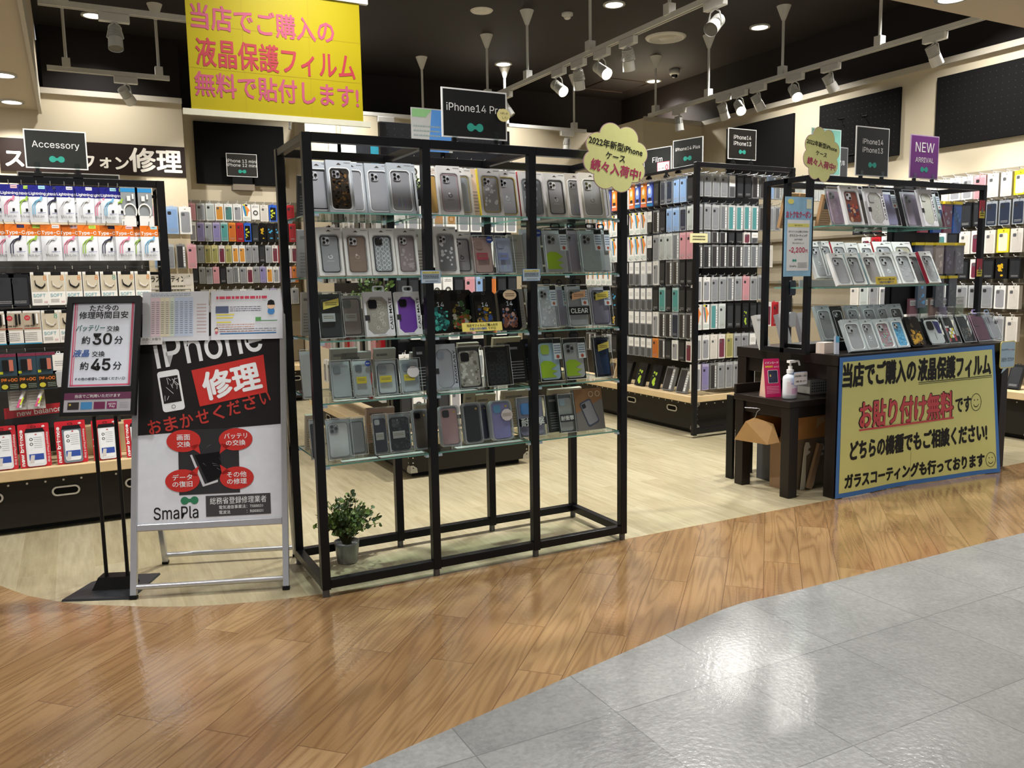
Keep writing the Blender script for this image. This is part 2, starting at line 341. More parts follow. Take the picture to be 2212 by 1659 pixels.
track('t2', 'long white ceiling track running alongside the pegboard wall', (5.67, 3.5, 2.98), (5.67, 7.5, 2.98), [4.585, 5.585, 6.551, 7.39],
      [(4.112, (6.5, 4.0, 1.5), 0, sp('pegboard wall track', 0, 7)), (5.052, (6.5, 4.8, 1.5), 0, sp('pegboard wall track', 1, 7)), (5.435, (4.8, 3.4, .8), 1, sp('pegboard wall track', 2, 7, 'glowing ')), (5.875, (6.5, 5.7, 1.5), 0, sp('pegboard wall track', 3, 7)), (6.114, (4.6, 3.9, .9), 1, sp('pegboard wall track', 4, 7, 'glowing ')), (6.333, (6.5, 6.5, 1.5), 0, sp('pegboard wall track', 5, 7)), (6.997, (5.9, 6.9, .8), 0, sp('pegboard wall track', 6, 7))])
track('t3', 'nearer short white ceiling track behind the yellow banner', (-.06, 6.05, 2.98), (1.05, 6.05, 2.98), [.08, .92], [(.36, (.3, 5.5, .9), 0, 'white spotlight hanging from the nearer short ceiling track')], CEIL)
track('t4', 'farther short white ceiling track in front of the beige repair wall', (-.05, 7.8, 2.98), (.86, 7.8, 2.98), [.09, .78], [(.52, (1.55, 9.1, 1.6), 0, 'white spotlight hanging from the farther short ceiling track')], CEIL)
track('t5', 'white ceiling track crossing in front of the beige back wall', (2.3, 8.44, 2.95), (5.46, 8.44, 2.95), [3.42, 4.4, 5.3], [(5.2, (5.2, 8.7, 1.6), 1, 'glowing spotlight at the end of the back wall track'), (3.0, (3.1, 8.7, 1.6), 0, 'white spotlight on the back wall track behind the banner')], CEIL)
for k, (p, a) in enumerate(TRACK_SPOTS):
    l = lamp('SPOT', p, 120, .03, aim=a, spot=62, blend=.7, name='track_or_fill_spot')
for p, a in (((.2, 3.75, 3.0), (-.1, 4.8, 1.1)), ((-.5, 3.7, 2.75), (-.4, 4.8, 1.0))): lamp('SPOT', p, 110, .03, aim=a, spot=62, blend=.7, name='track_or_fill_spot')      # fill spots added out of frame to brighten the cable gondola
def flush(name, lab, cat, prof, x, y, m=TROFF, z=CEIL): 
    return tag(MB().lathe(prof, m, 28).obj(name, None, (x, y, z)), lab, cat)
flush('air_diffuser', 'round white air diffuser with nested rings in dark ceiling', 'air vent', [(.2, 0), (.19, -.012), (.155, -.02), (.15, -.006), (.12, -.02), (.115, -.006), (.085, -.022), (.08, -.006), (.05, -.024), (.0, -.026)], 5.32, 6.78)
flush('smoke_detector', 'small white smoke detector on the dark ceiling', 'smoke detector', [(.05, 0), (.05, -.02), (.03, -.03), (.03, -.042), (.02, -.05), (0, -.05)], 4.05, 6.55)
flush('ceiling_speaker', 'flat round unlit ceiling fitting near the middle track pole', 'ceiling fitting', [(.1, 0), (.09, -.01), (.04, -.012), (.03, -.004), (0, -.004)], 3.33, 6.8)
t = thing('dome_camera', 'white dome security camera under the dark ceiling', 'security camera', at(1457, 150, Z=CEIL))
MB().lathe([(0, 0), (.06, 0), (.06, -.045), (.05, -.06), (0, -.06)], TROFF).obj('housing', t)
MB().lathe([(.035, -.06), (.034, -.075), (.025, -.09), (0, -.095)], M('#0b0b0b', .08)).obj('dome', t)
hx = [at(x, y, Z=CEIL-.002) for x, y in ((1320, 172), (1388, 180), (1345, 197), (1275, 189))]
cx = sum((v.x for v in hx))/4; cyy = sum((v.y for v in hx))/4
tag(MB().ring(rect(-.3, -.3, .3, .3), rect(-.285, -.285, .285, .285), 0, -.006, M('#4a3a30', .5)).obj('access_hatch', None, (cx, cyy, CEIL), (math.pi/2, 0, 0)), 'square access hatch outline in the dark ceiling', 'ceiling hatch')
# black panels on walls -------------------------------------------
PEG = M('#050506', .95); DOT = M('#26262a', .5)
def pegpanel(name, lab, w, h, loc, rz, holes=1):
    t = thing(name, lab, 'wall panel', loc, (0, 0, rz)); MB().box(-w/2, 0, 0, w/2, .025, h, PEG).obj('board', t, bevel=.002)
    if holes:
        b = MB(); nx, nz = int(w/.05), int(h/.05)
        for i in range(1, nx):
            for j in range(1, nz): b.flat(disc(-w/2+i*w/nx, j*h/nz, .004, 6), -.0008, DOT)
        b.obj('peg_holes', t)
    return t
NX = -math.pi/2     # a thing turned to face -X
pegpanel('wall_panel', 'black panel on the pegboard wall nearest the back corner', .98, .665, (6.575, 6.8, 2.2), NX, 0)
p = pegpanel('wall_panel', 'black pegboard with a few empty hooks on the beige wall', .9, .585, (6.575, 5.53, 2.285), NX)
for i, (a, b) in enumerate(((-.18, .42), (.08, .4), (-.3, .1), (-.05, .07))): MB().tube([(a-.03, -.002, b), (a+.03, -.002, b)], .006, BLACK).tube([(a, 0, b), (a, -.05, b-.01), (a, -.06, b+.01)], .003, BLACK).obj('hook', p)
pegpanel('wall_panel', 'big black pegboard with rows of tiny holes near the corridor', .98, .58, (6.575, 4.24, 2.29), NX)
t = thing('wall_panel', 'black screen-like panel behind the small sign in the niche', 'wall panel', (1.66, 9.16, 2.27))
MB().box(-.45, 0, 0, .45, .04, .62, PEG).obj('board', t, bevel=.003); MB().box(-.11, -.06, -.06, .11, .04, 0, M('#7d7264', .6)).obj('bracket', t)
# ================================================================== signs
def board_sign(name, lab, w, h, loc, rot, face, draw, edge=WHITE, clips=2, th=.006):
    """A printed card in a clear holder gripped by black clips; origin at the middle of its lower edge."""
    t = thing(name, lab, 'sign', loc, rot)
    b = MB(); b.box(-w/2, 0, 0, w/2, th, h, edge); b.flat(rect(-w/2+.006, .006, w/2-.006, h-.006), -.0006, face); b.obj('panel', t)
    L = MB(); draw(L, w, h); 
    if L.v: L.obj('lettering', t)
    for k in range(clips):
        x = (-.32+.64*k)*w if clips > 1 else 0
        MB().box(x-.012, -.006, -.004, x+.012, -.002, .03, CLEAR).obj('clear_grip', t)
        MB().box(x-.008, -.004, -.02, x+.008, .012, 0, BLACK).cyl((x-.016, .004, -.022), (x+.016, .004, -.022), .008, BLACK).box(x-.022, -.008, -.04, x+.022, .016, -.024, BLACK).obj('clip', t)
    return t
def bowsign(lines, bw=.28, bz=.2, fit=None):
    def d(L, w, h):
        for i, (s, z, ww) in enumerate(lines): L.text(s, 0, z*h, -.0012, WHITE, w=ww*w, bold=0)
        bow(L, 0, bz*h, -.0012, bw*w, TEAL)
    return d
board_sign('shelf_sign', 'dark sign reading Accessory above the cable packs', .275, .188, (-.02, 4.81, 1.79+.04), (0, 0, 0), CHAR, bowsign([('Accessory', .6, .76)], .25, .25))
board_sign('shelf_sign', 'dark phone sign, large, clipped atop the open glass-shelf rack', .295, .195, at(1027, 300, Y=3.17)-Vector((0, 0, 0)), (0, 0, 0), M('#1f2021', .3), bowsign([('iPhone14 Pro', .62, .86)], .25, .23))
t = thing('speech_tag', 'small yellow oval note stuck on the corner of the dark phone sign', 'note', at(1088, 249, Y=3.155)); MB().prism(disc(0, 0, .03, 24, .026), 0, .002, M('#efe39a', .6)).obj('card', t); MB().text('入荷しま', 0, .008, -.001, INK, w=.036).text('した!', .005, -.01, -.001, INK, w=.024).obj('lettering', t)
for nm, l, px, d in (('shelf_sign', 'dark Film sign with a small white notice in its corner', (1420, 383), [('Film', .55, .36)]), ('shelf_sign', 'dark sign tilted beside the Film sign, bright teal emblem', (1485, 369), [('iPhone14 Plus', .66, .82)])):
    loc = at(*px, X=4.22)+Vector((0, 0, .03)); s = board_sign(nm, l, .275, .2 if 'Plus' not in d[0][0] else .21, loc, (0, 0, NX+.25), CHAR, bowsign(d, .28 if 'Plus' in d[0][0] else .0001, .3))
    if d[0][0] == 'Film':
        MB().box(.0, -.003, .005, .12, -.001, .085, M('#f3ece8', .6)).ring(rect(0, .005, .12, .085), rect(.004, .009, .116, .081), -.0035, -.003, M('#d9566b', .5)).text('貼付無料', .045, .035, -.004, INK, w=.06).text('0', .095, .04, -.004, M('#d8314a', .5), h=.04, bold=.02).lines(.012, .108, .058, .074, 2, -.004, M('#b88'), seed=3).obj('notice', s)
board_sign('shelf_sign', 'dark sign above the gondola end, behind the corner post', .29, .235, at(1603, 345, Y=5.05), (0, 0, 0), M('#211e1c', .35), bowsign([('iPhone14', .72, .62), ('iPhone13', .52, .62)], .25, .25))
board_sign('shelf_sign', 'dark sign over the counter rack beside the purple sign', .272, .272, at(1883, 381, Y=3.31), (0, 0, 0), CHAR, bowsign([('iPhone14', .7, .62), ('iPhone13', .53, .62)], .25, .23))
board_sign('shelf_sign', 'purple square sign reading new arrival on the counter rack', .255, .25, at(1995, 386, Y=3.31), (0, 0, 0), M('#6d2f78', .35), lambda L, w, h: (L.text('NEW', 0, .72*h, -.0012, WHITE, w=.66*w), L.text('ARRIVAL', 0, .43*h, -.0012, WHITE, w=.64*w), bow(L, 0, .21*h, -.0012, .27*w, TEAL)), edge=M('#b9a0bd', .4))
board_sign('shelf_sign', 'small dark two-line sign on a stand before the black niche panel', .31, .235, at(524, 382, Y=9.12), (0, 0, 0), M('#2c2b29', .35), bowsign([('iPhone 13 mini', .68, .96), ('iPhone 12 mini', .5, .96)], .26, .23), clips=0)
tag(MB().box(-.1, .01, -.08, .1, .069, .0, BLACK).obj('sign_stand', None, at(524, 383, Y=9.09)), 'black stand holding the small two-line sign in the niche', 'sign stand')
board_sign('shelf_sign', 'grey and teal sign half hidden behind the yellow cloud on counter rack', .24, .26, at(1783, 378, Y=3.5), (0, 0, 0), M('#7fbfb0', .4), lambda L, w, h: L.lines(-w*.4, w*.4, .1*h, .2*h, 2, -.0012, WHITE, seed=5), edge=M('#cfe5e0', .4), clips=0)
board_sign('shelf_sign', 'dark sign peeking out right behind the yellow cloud card', .22, .19, at(1806, 386, Y=3.63), (0, 0, .1), M('#3a3c3b', .35), lambda L, w, h: L.text('6/7/8', .15*w, .5*h, -.0012, WHITE, w=.4*w), edge=M('#8d908e', .4), clips=0)
for i, (px, w) in enumerate((((95, 402), .26), ((200, 405), .3))):
    board_sign('shelf_sign', ['white-edged dark sign behind the Accessory sign, beside its post', 'white-edged dark sign behind the Accessory sign, nearer the banner'][i], w, .2, at(*px, Y=5.6)-Vector((0, 0, .12)), (0, 0, 0), CHAR, lambda L, w, h: bow(L, 0, .3*h, -.0012, .22*w, TEAL))
# cloud-shaped cards
def cloud(lab, loc, w, h, rot, sc=1):
    t = thing('cloud_card', lab, 'card', loc, rot); n = 8; p = []
    for k in range(120):                                            # scalloped outline: the farthest lobe along each direction
        a = 2*math.pi*k/120; ux, uz = math.cos(a), math.sin(a); best = .3
        for j in range(n):
            c = 2*math.pi*(j+.3)/n; cx, cz, r = math.cos(c)*.33, math.sin(c)*.33, .17; bb = ux*cx+uz*cz; disc_ = bb*bb-(cx*cx+cz*cz-r*r)
            if disc_ > 0: best = max(best, bb+math.sqrt(disc_))
        p.append((ux*best*w, uz*best*h))
    b = MB(); b.prism(p, 0, .003, M('#e9eb9e', .35, coat=.3)); b.prism([(x*1.02, z*1.02) for x, z in p], .0004, .0026, M('#b58fa0', .4)); b.obj('card', t)
    red = M('#b5375f', .5)
    MB().text('2022年新型iPhone', 0, h*.17, -.001, INK, w=w*.84, bold=.018, rot=-.15).text('ケース', -.01*w, h*.01, -.001, INK, w=w*.3, bold=.018, rot=-.15).text('続々入荷中!', 0, -h*.17, -.001, red, w=w*.78, bold=.028, rot=-.15).obj('lettering', t); return t
cloud('big yellow cloud-shaped card on the corner post of the open rack', at(1331, 341, Y=3.12), .345, .3, (0, 0, 0))
c = cloud('yellow cloud-shaped card on the counter rack, beside its phone sign', at(1775, 334, Y=3.28), .275, .29, (0, 0, 0))
# repair fascia on the wall
t = thing('fascia_board', 'long dark brown repair board with white lettering on beige wall', 'sign', (.29, 8.755, 2.275))
MB().box(-.77, 0, 0, .77, .015, .285, M('#231814', .45)).obj('board', t)
fs = M('#e8e2d6', .5)
b = MB()
for ch, h, x in (('ス', .125, -.66), ('マ', .115, -.5), ('ー', .02, -.36), ('ト', .115, -.22), ('フ', .105, -.075), ('ォ', .09, .07), ('ン', .105, .21)):
    b.text(ch, x, .105, -.002, fs, h=h, bold=.03)
b.text('修理', .505, .145, -.002, fs, h=.215, bold=.025); b.obj('lettering', t)
# yellow banner -----------------------------------------------------
Yb = 3.34; BW, BH = .655, .46
t = thing('hanging_banner', 'big yellow banner with pink lettering hanging from the ceiling edge', 'banner', (.765, Yb, 1.885))
YEL = M('#b0a004', .4, coat=.25, var=.04, scale=6)
b = MB(); b.box(-BW/2, 0, 0, BW/2, .002, BH, YEL)
for z in (.154, .308): b.flat(rect(-BW/2, z-.0007, BW/2, z+.0007), -.0004, M('#a88f10'))
for x in (-.13, .12): b.flat(rect(x-.0006, 0, x+.0006, BH), -.0004, M('#a88f10'))
b.obj('sheet', t); b = MB(); pk, rd = M('#b8506e', .5), M('#b03440', .5)
b.text('当店でご購入の', -.045, .338, -.001, pk, w=.53, h=.088, bold=.02, rot=.0).text('液晶保護フィルム', .0, .213, -.001, rd, w=.6, h=.1, bold=.02).text('無料で貼付します!', .0, .098, -.001, pk, w=.62, h=.086, bold=.02); b.obj('lettering', t)
MB().box(-BW/2-.03, -.004, -.016, BW/2+.03, .008, .006, M('#e3e0c8', .15)).obj('bottom_rail', t)
MB().box(-BW/2-.03, -.006, BH, BW/2+.035, .012, BH+.03, WHITE).obj('top_rail', t)
for x in (-.25, .25): MB().cyl((x, .003, BH+.03), (x, .003, CORR-1.885), .0015, WHITE, 6).obj('cord', t)
MB().tube([(.03, 0, -.012), (.03, 0, -.03)], .003, STEEL).cyl((.03, 0, -.045), (.03, 0, -.028), .006, STEEL, 8, .002).obj('hook', t)
# counter poster ----------------------------------------------------
def sag(x, z, off=0): return -.085*max(0, (x-.35)/1.0)**2*max(0, 1-z/.8)-.006*math.sin(x*9)*max(0, (.5-z)/.5)+off
t = thing('counter_poster', 'large yellow handwritten-style poster with blue border on the counter front', 'poster', (3.672, 3.148, .004))
PW, PH, BD = 1.365, .79, .026
def grid_sheet(x0, z0, x1, z1, m, off, nx=24, nz=8):
    v = [(x0+(x1-x0)*i/nx, sag(x0+(x1-x0)*i/nx, z0+(z1-z0)*j/nz, off), z0+(z1-z0)*j/nz) for j in range(nz+1) for i in range(nx+1)]
    return MB().add(v, [(j*(nx+1)+i, j*(nx+1)+i+1, (j+1)*(nx+1)+i+1, (j+1)*(nx+1)+i) for j in range(nz) for i in range(nx)], m, True)
grid_sheet(0, 0, PW, PH, M('#3d78c0', .45), 0).obj('border', t)
PY = M('#d3d688', .5, var=.05, scale=5)
g = grid_sheet(BD, BD, PW-BD, PH-BD, PY, -.0012)
for xx in (.62,): g.add([(xx, sag(xx, z)-.002, z) for z in (BD, .2)]+[(xx+.0015, sag(xx, z)-.002, z) for z in (.2, BD)], [(0, 1, 2, 3)], M('#6b6430'))
g.obj('sheet', t)
b = MB(); red = M('#c2474f', .5)
def face(b, x, z, r):
    b.ring(disc(x, z, r, 24, r*1.15), disc(x, z, r*.92, 24, r*1.07), -.0024, -.0022, INK); b.flat(disc(x-r*.3, z+r*.3, r*.09, 8), -.0024, INK); b.flat(disc(x+r*.3, z+r*.3, r*.09, 8), -.0024, INK)
    a = [(x+r*.55*math.cos(k), z-.05*r+r*.62*math.sin(k)) for k in [math.radians(200+140*i/8) for i in range(9)]]; c2 = [(x+r*.5*math.cos(k), z-.05*r+r*.5*math.sin(k)) for k in [math.radians(340-140*i/8) for i in range(9)]]; b.flat(a+c2, -.0024, INK)
b.text('当店でご購入の', .33, .685, -.0024, INK, w=.6, h=.13, bold=.055, rot=-.01).text('液晶保護フィルム', .985, .678, -.0024, INK, w=.66, h=.13, bold=.055, rot=-.01)
b.flat(rect(.66, .603, 1.325, .607), -.0024, INK); b.flat(rect(.66, .594, 1.325, .597), -.0024, INK)
b.text('お貼り付け無料', .57, .455, -.0022, INK, w=.8, h=.155, bold=.06).text('お貼り付け無料', .57, .455, -.0028, red, w=.79, h=.15, bold=.036)
b.flat(rect(.17, .366, .975, .377), -.0024, red)
b.text('です', 1.06, .445, -.0024, INK, w=.135, h=.09, bold=.04); face(b, 1.175, .45, .047)
b.text('どちらの機種でもご相談ください!', .685, .26, -.0024, INK, w=1.16, h=.108, bold=.055)
b.text('ガラスコーティングも行っております', .655, .088, -.0024, INK, w=1.17, h=.08, bold=.055); face(b, 1.292, .085, .04)
b.v = [(x, sag(x, z, y), z) for x, y, z in b.v]; b.obj('lettering', t)
# light-blue speech card on the counter corner
t = thing('speech_card', 'light blue speech-bubble card with yellow edge on the counter corner', 'card', at(2177, 766, Y=3.137), (0, 0, 0))
p = rrect(.155, .17, .02)+[]; q = [(-.04, -.085), (-.055, -.115), (-.0, -.085)]
MB().prism(p, 0, .003, M('#d9cf7a', .5)).prism(rrect(.143, .158, .017), -.0006, 0, M('#a9c9df', .5)).prism(q[::-1], 0, .003, M('#a9c9df', .5)).obj('card', t)
MB().text('仕上がりの', -.033, .033, -.001, INK, w=.062, bold=.01).text('キレイさ', .025, .03, -.001, M('#c43a5c'), w=.045, bold=.015).text('なら', .058, .028, -.001, INK, w=.02, bold=.01).text('お任せください!!', 0, -.03, -.001, INK, w=.125, h=.028, bold=.01).obj('lettering', t)
# blue coupon sheet on the counter rack
t = thing('coupon_sheet', 'tall light blue coupon sheet hanging on the counter rack posts', 'poster', at(1722, 597, Y=3.27))
w, h = .2, .42; b = MB(); b.prism(rect(-w/2, 0, w/2, h), 0, .002, M('#93c2e2', .4, var=.3, scale=18)); b.flat(rect(-.082, .03, .082, .3), -.0006, M('#eef2f4', .5)); b.flat(rect(-.078, .262, .078, .28), -.001, M('#e8e27a')); b.prism(disc(-.06, .395, .022, 10, .014), -.001, 0, M('#e8e27a')); b.flat(rect(.055, .36, .092, .41), -.001, M('#e6ead0')); b.obj('sheet', t)
b = MB(); pk = M('#c8305a', .5)
b.text('おトクなクーポン', 0, .328, -.0014, pk, w=.185, h=.036, bold=.035).text('ガラスフィルムお買上げの方に', 0, .238, -.0014, INK, w=.145, bold=.012).text('ガラスコーティング', 0, .217, -.0014, INK, w=.13, bold=.02).text('当店平常価格', 0, .196, -.0014, INK, w=.06).text('税込5,480円のところ', 0, .177, -.0014, INK, w=.085).text('税込', -.058, .138, -.0014, pk, w=.018, bold=.02).text('2,200', -.0, .138, -.0014, pk, w=.1, h=.034, bold=.02).text('円', .062, .135, -.0014, pk, w=.016, bold=.02).text('SmaPla', -.035, .055, -.0014, INK, w=.05).lines(.0, .07, .045, .075, 4, -.0014, M('#999'), seed=2).text('店頭でも使えます', 0, .271, -.0014, INK, w=.06)
bow(b, -.025, .085, -.0014, .03, TEAL); b.obj('lettering', t)
# ---------------------------------------------------------------- A-frame sign
RZ = math.radians(-20.1); L9 = math.radians(-15)
A0 = thing('a_frame_sign', 'silver A-frame phone repair sign in black, white and red', 'sign', (.48, 3.632, 0), (0, 0, RZ))
SL = Matrix.Translation((0, -.21, 0))@Matrix.Rotation(L9, 4, 'X'); SB = Matrix.Translation((0, .21, 0))@Matrix.Rotation(math.radians(13), 4, 'X')
SLP = SL@Matrix(((1, 0, -.024, .001), (0, 1, 0, 0), (0, 0, 1.01, 0), (0, 0, 0, 1)))
def amb(mat=SL): b = MB(); b.X = mat; return b
for s in (-1, 1):
    amb().box(s*.298-.0125, -.012, .012, s*.298+.0125, .012, 1.185, ALU).obj('front_stile', A0, bevel=.003)
    amb().box(s*.298-.014, -.013, 0, s*.298+.014, .013, .014, BLACK).obj('foot', A0)
    amb(SB).box(s*.286-.012, -.01, .012, s*.286+.012, .01, .84, ALU).obj('rear_stile', A0, bevel=.003)
    amb(SB).box(s*.286-.013, -.011, 0, s*.286+.013, .011, .014, BLACK).obj('foot', A0)
amb().cyl((-.288, 0, .045), (.288, 0, .045), .011, ALU).obj('lower_bar', A0); amb(SB).cyl((-.28, 0, .045), (.28, 0, .045), .011, ALU).obj('lower_bar', A0)
amb().box(-.286, -.012, .265, .286, .012, .293, ALU).obj('bottom_rail', A0, bevel=.003); amb().box(-.31, -.014, 1.165, .31, .014, 1.195, ALU).obj('top_rail', A0, bevel=.003)
amb(SB).box(-.286, -.008, .78, .286, .008, .82, ALU).obj('rear_bar', A0)
b = amb(); b.box(-.286, -.006, .293, .286, .006, 1.165, M('#dfe4ee', .3)); bk = M('#242324', .3); b.flat([(.286, .682), (.286, 1.165), (-.286, 1.165), (-.286, .655)], -.0068, bk); b.obj('poster', A0)
b = amb(SLP); RED = M('#c62a24', .4); WH = M('#eceff2', .4); y = -.0076
b.text('iPhone', .014, 1.02, y, WH, w=.44, h=.135, bold=.008, rot=.155)
b.flat([(.24, .969), (-.055, .911), (-.024, .759), (.252, .81)], y, RED); b.text('修理', .106, .862, y-.0006, WH, w=.232, h=.115, bold=.03, rot=.195)
for k, ch in enumerate('おまかせください'): 
    u = k/7; b.text(ch, -.205+.445*u, .683+.105*u-.012*math.sin(math.pi*u), y-.0006, M('#b8322c', .4), w=.05 if ch not in 'くい' else .04, h=.056, bold=.02, rot=.2)
P4 = [(-.19, .905), (-.107, .92), (-.083, .752), (-.17, .738)]
b.X = SLP@Matrix.Translation((-.138, y, .829))@Matrix.Rotation(-.14, 4, 'Y')
b.prism(rrect(.088, .17, .012), 0, .0004, WH); b.flat(rect(-.036, -.05, .036, .06), -.0004, bk); b.ring(disc(0, -.067, .008, 14), disc(0, -.067, .0065, 14), -.0006, -.0004, INK)
q = random.Random(2)
for k in range(11): 
    x0, z0, a, l = q.uniform(-.03, .03), q.uniform(-.03, .05), q.uniform(0, 3.1), q.uniform(.015, .04); dx, dz = math.cos(a)*l/2, math.sin(a)*l/2
    c = lambda v, m: max(-m, min(m, v)); p0 = (c(x0-dx, .035), c(z0-dz, .055)); p1 = (c(x0+dx, .035), c(z0+dz, .055)); nx, nz = -math.sin(a)*.0007, math.cos(a)*.0007
    b.flat([(p0[0]+nx, p0[1]+nz), (p1[0]+nx, p1[1]+nz), (p1[0]-nx, p1[1]-nz), (p0[0]-nx, p0[1]-nz)], -.0008, WH)
b.X = SLP
b.flat(rect(-.114, .4, .127, .665), y, M('#2b2a2e', .3, var=.3, scale=8))
b.flat([(-.068, .56), (-.06, .562), (-.012, .44), (-.02, .43)], y-.0006, M('#c9ccd2')); b.flat([(-.02, .43), (-.012, .44), (.04, .456), (.04, .446)], y-.0006, M('#c9ccd2')); b.flat([(-.05, .56), (.05, .57), (.06, .47), (-.0, .445)], y-.0004, M('#17171a', .15))
for k in range(9):
    x0, z0, a = q.uniform(-.02, .06), q.uniform(.47, .6), q.uniform(0, 3); b.flat([(x0, z0), (x0+.03*math.cos(a), z0+.03*math.sin(a)*.5), (x0+.031*math.cos(a), z0+.032*math.sin(a)*.5+.001)], y-.0008, M('#8d9096'))
for (x, z, sx, t1, t2) in ((-.092, .62, 1, '画面', '交換'), (.116, .618, -1, 'バッテリ', 'の交換'), (-.1, .458, 1, 'データ', 'の復旧'), (.116, .46, -1, 'その他', 'の修理')):
    b.flat(disc(x, z, .068, 28, .046), y-.001, RED); dz = -.03 if z > .5 else .03; b.flat([(x+sx*.02, z+dz*.8), (x+sx*.058, z+dz*.5), (x+sx*.066, z+dz*1.9)], y-.001, RED)
    b.text(t1, x, z+.014, y-.0016, WH, h=.023, w=.026*len(t1) if len(t1) < 4 else .092, bold=.01).text(t2, x, z-.014, y-.0016, WH, h=.023, w=.026*len(t2), bold=.01)
bow(b, -.074, .377, y, .07, M('#2a7a55', .4)); b.text('SmaPla', -.128, .33, y, INK, w=.175, h=.05, bold=.004)
b.flat(rect(-.01, .308, .248, .392), y, M('#3d3c3f', .4)); b.text('総務省登録修理業者', .119, .37, y-.0006, WH, w=.225, h=.028).text('電気通信事業法：T000031', .129, .343, y-.0006, WH, w=.175, h=.015).text('電波法　　　　：R000031', .129, .323, y-.0006, WH, w=.175, h=.015)
b.obj('lettering', A0)
Rz4 = Matrix.Translation((.48, 3.632, 0))@Matrix.Rotation(RZ, 4, 'Z')
for k, (x0, x1, lab) in enumerate(((-.27, -.003, 'laminated price table sheet with coloured columns atop the repair sign'), (.006, .3, 'laminated notice sheet with red heading and small face atop repair sign'))):
    o = Rz4@SL@Matrix.Translation(((x0+x1)/2, -.016, 1.045)); t = thing('paper_sheet', lab, 'notice', o.to_translation(), o.to_euler()); w = x1-x0; h = .212
    b = MB(); b.box(-w/2, 0, 0, w/2, .0015, h, M('#dfe3ea', .25, coat=.5))
    if k == 0:
        for i, cc in enumerate(('e8cfd6', 'e8cfd6', 'e8e0c4', 'e8e0c4', 'd6e4d4', 'c4d4ec', 'c4d4ec', 'c4d4ec', 'c4d4ec')): b.flat(rect(-.1+.019*i, .02, -.1+.019*i+.018, h-.025), -.0005, M('#'+cc, .4)); b.lines(-.097+.019*i, -.085+.019*i, .03, h-.04, 16, -.001, M('#8a8f99'), .35, i)
        b.lines(-.1, .06, h-.02, h-.006, 2, -.001, M('#9ab'), .5, 3); b.lines(.085, w/2-.01, .03, h-.05, 9, -.001, M('#caa'), .3, 8); b.obj('sheet', t)
    else:
        b.obj('sheet', t); b = MB(); b.lines(-.125, .085, h-.037, h-.024, 1, -.001, M('#d0405a'), .9, 1); b.flat(rect(-.128, .115, -.075, .145), -.001, M('#54617f', .4)); b.lines(-.07, .06, .12, .145, 3, -.001, M('#667'), .35, 5)
        for z in (.108, .095, .075): b.flat(rect(-.125, z-.003, -.125+.03+z*.4, z+.003), -.001, M('#e3d65a'))
        b.lines(-.125, .03, .03, .07, 4, -.001, M('#c98'), .3, 7); b.flat(rect(.035, .078, .125, .081), -.001, M('#3c8b54')); b.flat(rect(.035, .078, .058, .095), -.0012, M('#5a9d57')); b.flat(rect(-.11, .024, .12, .029), -.001, M('#2f6ea8')); b.lines(-.11, .12, .032, .05, 2, -.001, M('#778'), .3, 9)
        b.flat(disc(.1, .145, .016, 16), -.0012, M('#f0c9a8')); b.flat([(.084, .147), (.116, .147), (.112, .165), (.1, .17), (.088, .165)], -.0014, INK); b.flat(disc(.1, .12, .015, 12), -.001, M('#3f86c8')); b.flat(disc(-.125, .045, .008, 12), -.001, M('#4a2f2a')); b.flat(disc(-.125, .042, .0065, 12), -.0013, M('#f0c9b8')); b.flat(disc(-.125, .031, .006, 10), -.001, M('#d0607a')); b.obj('print', t)
o = Rz4@SL@Matrix.Translation((-.235, -.03, 1.03)); t = thing('price_tag', 'small white handwritten tag below the price table sheet', 'tag', o.to_translation(), o.to_euler())
MB().box(-.048, 0, 0, .048, .004, .03, M('#e6e4e2', .35, coat=.4)).obj('card', t); MB().text('ご自由にお取り', -.0, .022, -.001, INK, w=.085).text('ください', -.01, .01, -.001, M('#888'), w=.04).obj('lettering', t)
# ---------------------------------------------------------------- repair time stand
T0 = thing('sign_stand', 'black floor stand showing repair times on a white sheet', 'sign', (.06, 3.72, 0), (0, 0, math.radians(-22)))
bp = [(-.15, -.135), (.125, -.15), (.15, .135), (-.03, .13), (-.11, .06)]
b = MB(); b.add([(x, y, 0) for x, y in bp]+[(x*.98, y*.98, .008) for x, y in bp], [(4, 3, 2, 1, 0), (5, 6, 7, 8, 9)]+[(k, (k+1) % 5, 5+(k+1) % 5, 5+k) for k in range(5)], M('#2c2f33', .4)); b.obj('base_plate', T0)
b = MB(); b.add([(-.065, -.05, .008), (.095, -.05, .008), (.095, .04, .008), (-.065, .04, .008), (-.045, -.03, .055), (.08, -.03, .055), (.08, .03, .055), (-.045, .03, .055)], [(0, 1, 5, 4), (1, 2, 6, 5), (2, 3, 7, 6), (3, 0, 4, 7), (4, 5, 6, 7)], BLACK); b.obj('base_block', T0)
for x in (-.018, .066): MB().cyl((x, -.01, .05), (x, -.01, .80), .0075, BLACK).obj('pole', T0)
T20 = Matrix.Translation((.014, -.05, .731))@Matrix.Rotation(math.radians(-20), 4, 'X')
b = MB(); b.X = T20; b.ring(rect(-.143, 0, .145, .5), rect(-.122, .118, .124, .472), -.014, .012, BLACK); b.box(-.143, 0, 0, .145, .012, .5, BLACK); b.obj('bezel', T0, bevel=.003)
b = MB(); b.X = T20; b.flat(rect(-.122, .118, .124, .472), -.003, M('#dfe6f2', .25)); pk = M('#d9627e', .5)
b.flat(rect(-.116, .124, -.110, .472), -.0035, pk); b.flat(rect(-.107, .124, -.104, .472), -.0035, pk); b.flat(rect(.109, .124, .118, .472), -.0035, pk); b.flat(rect(-.116, .124, .118, .131), -.0035, pk); b.obj('sheet', T0)
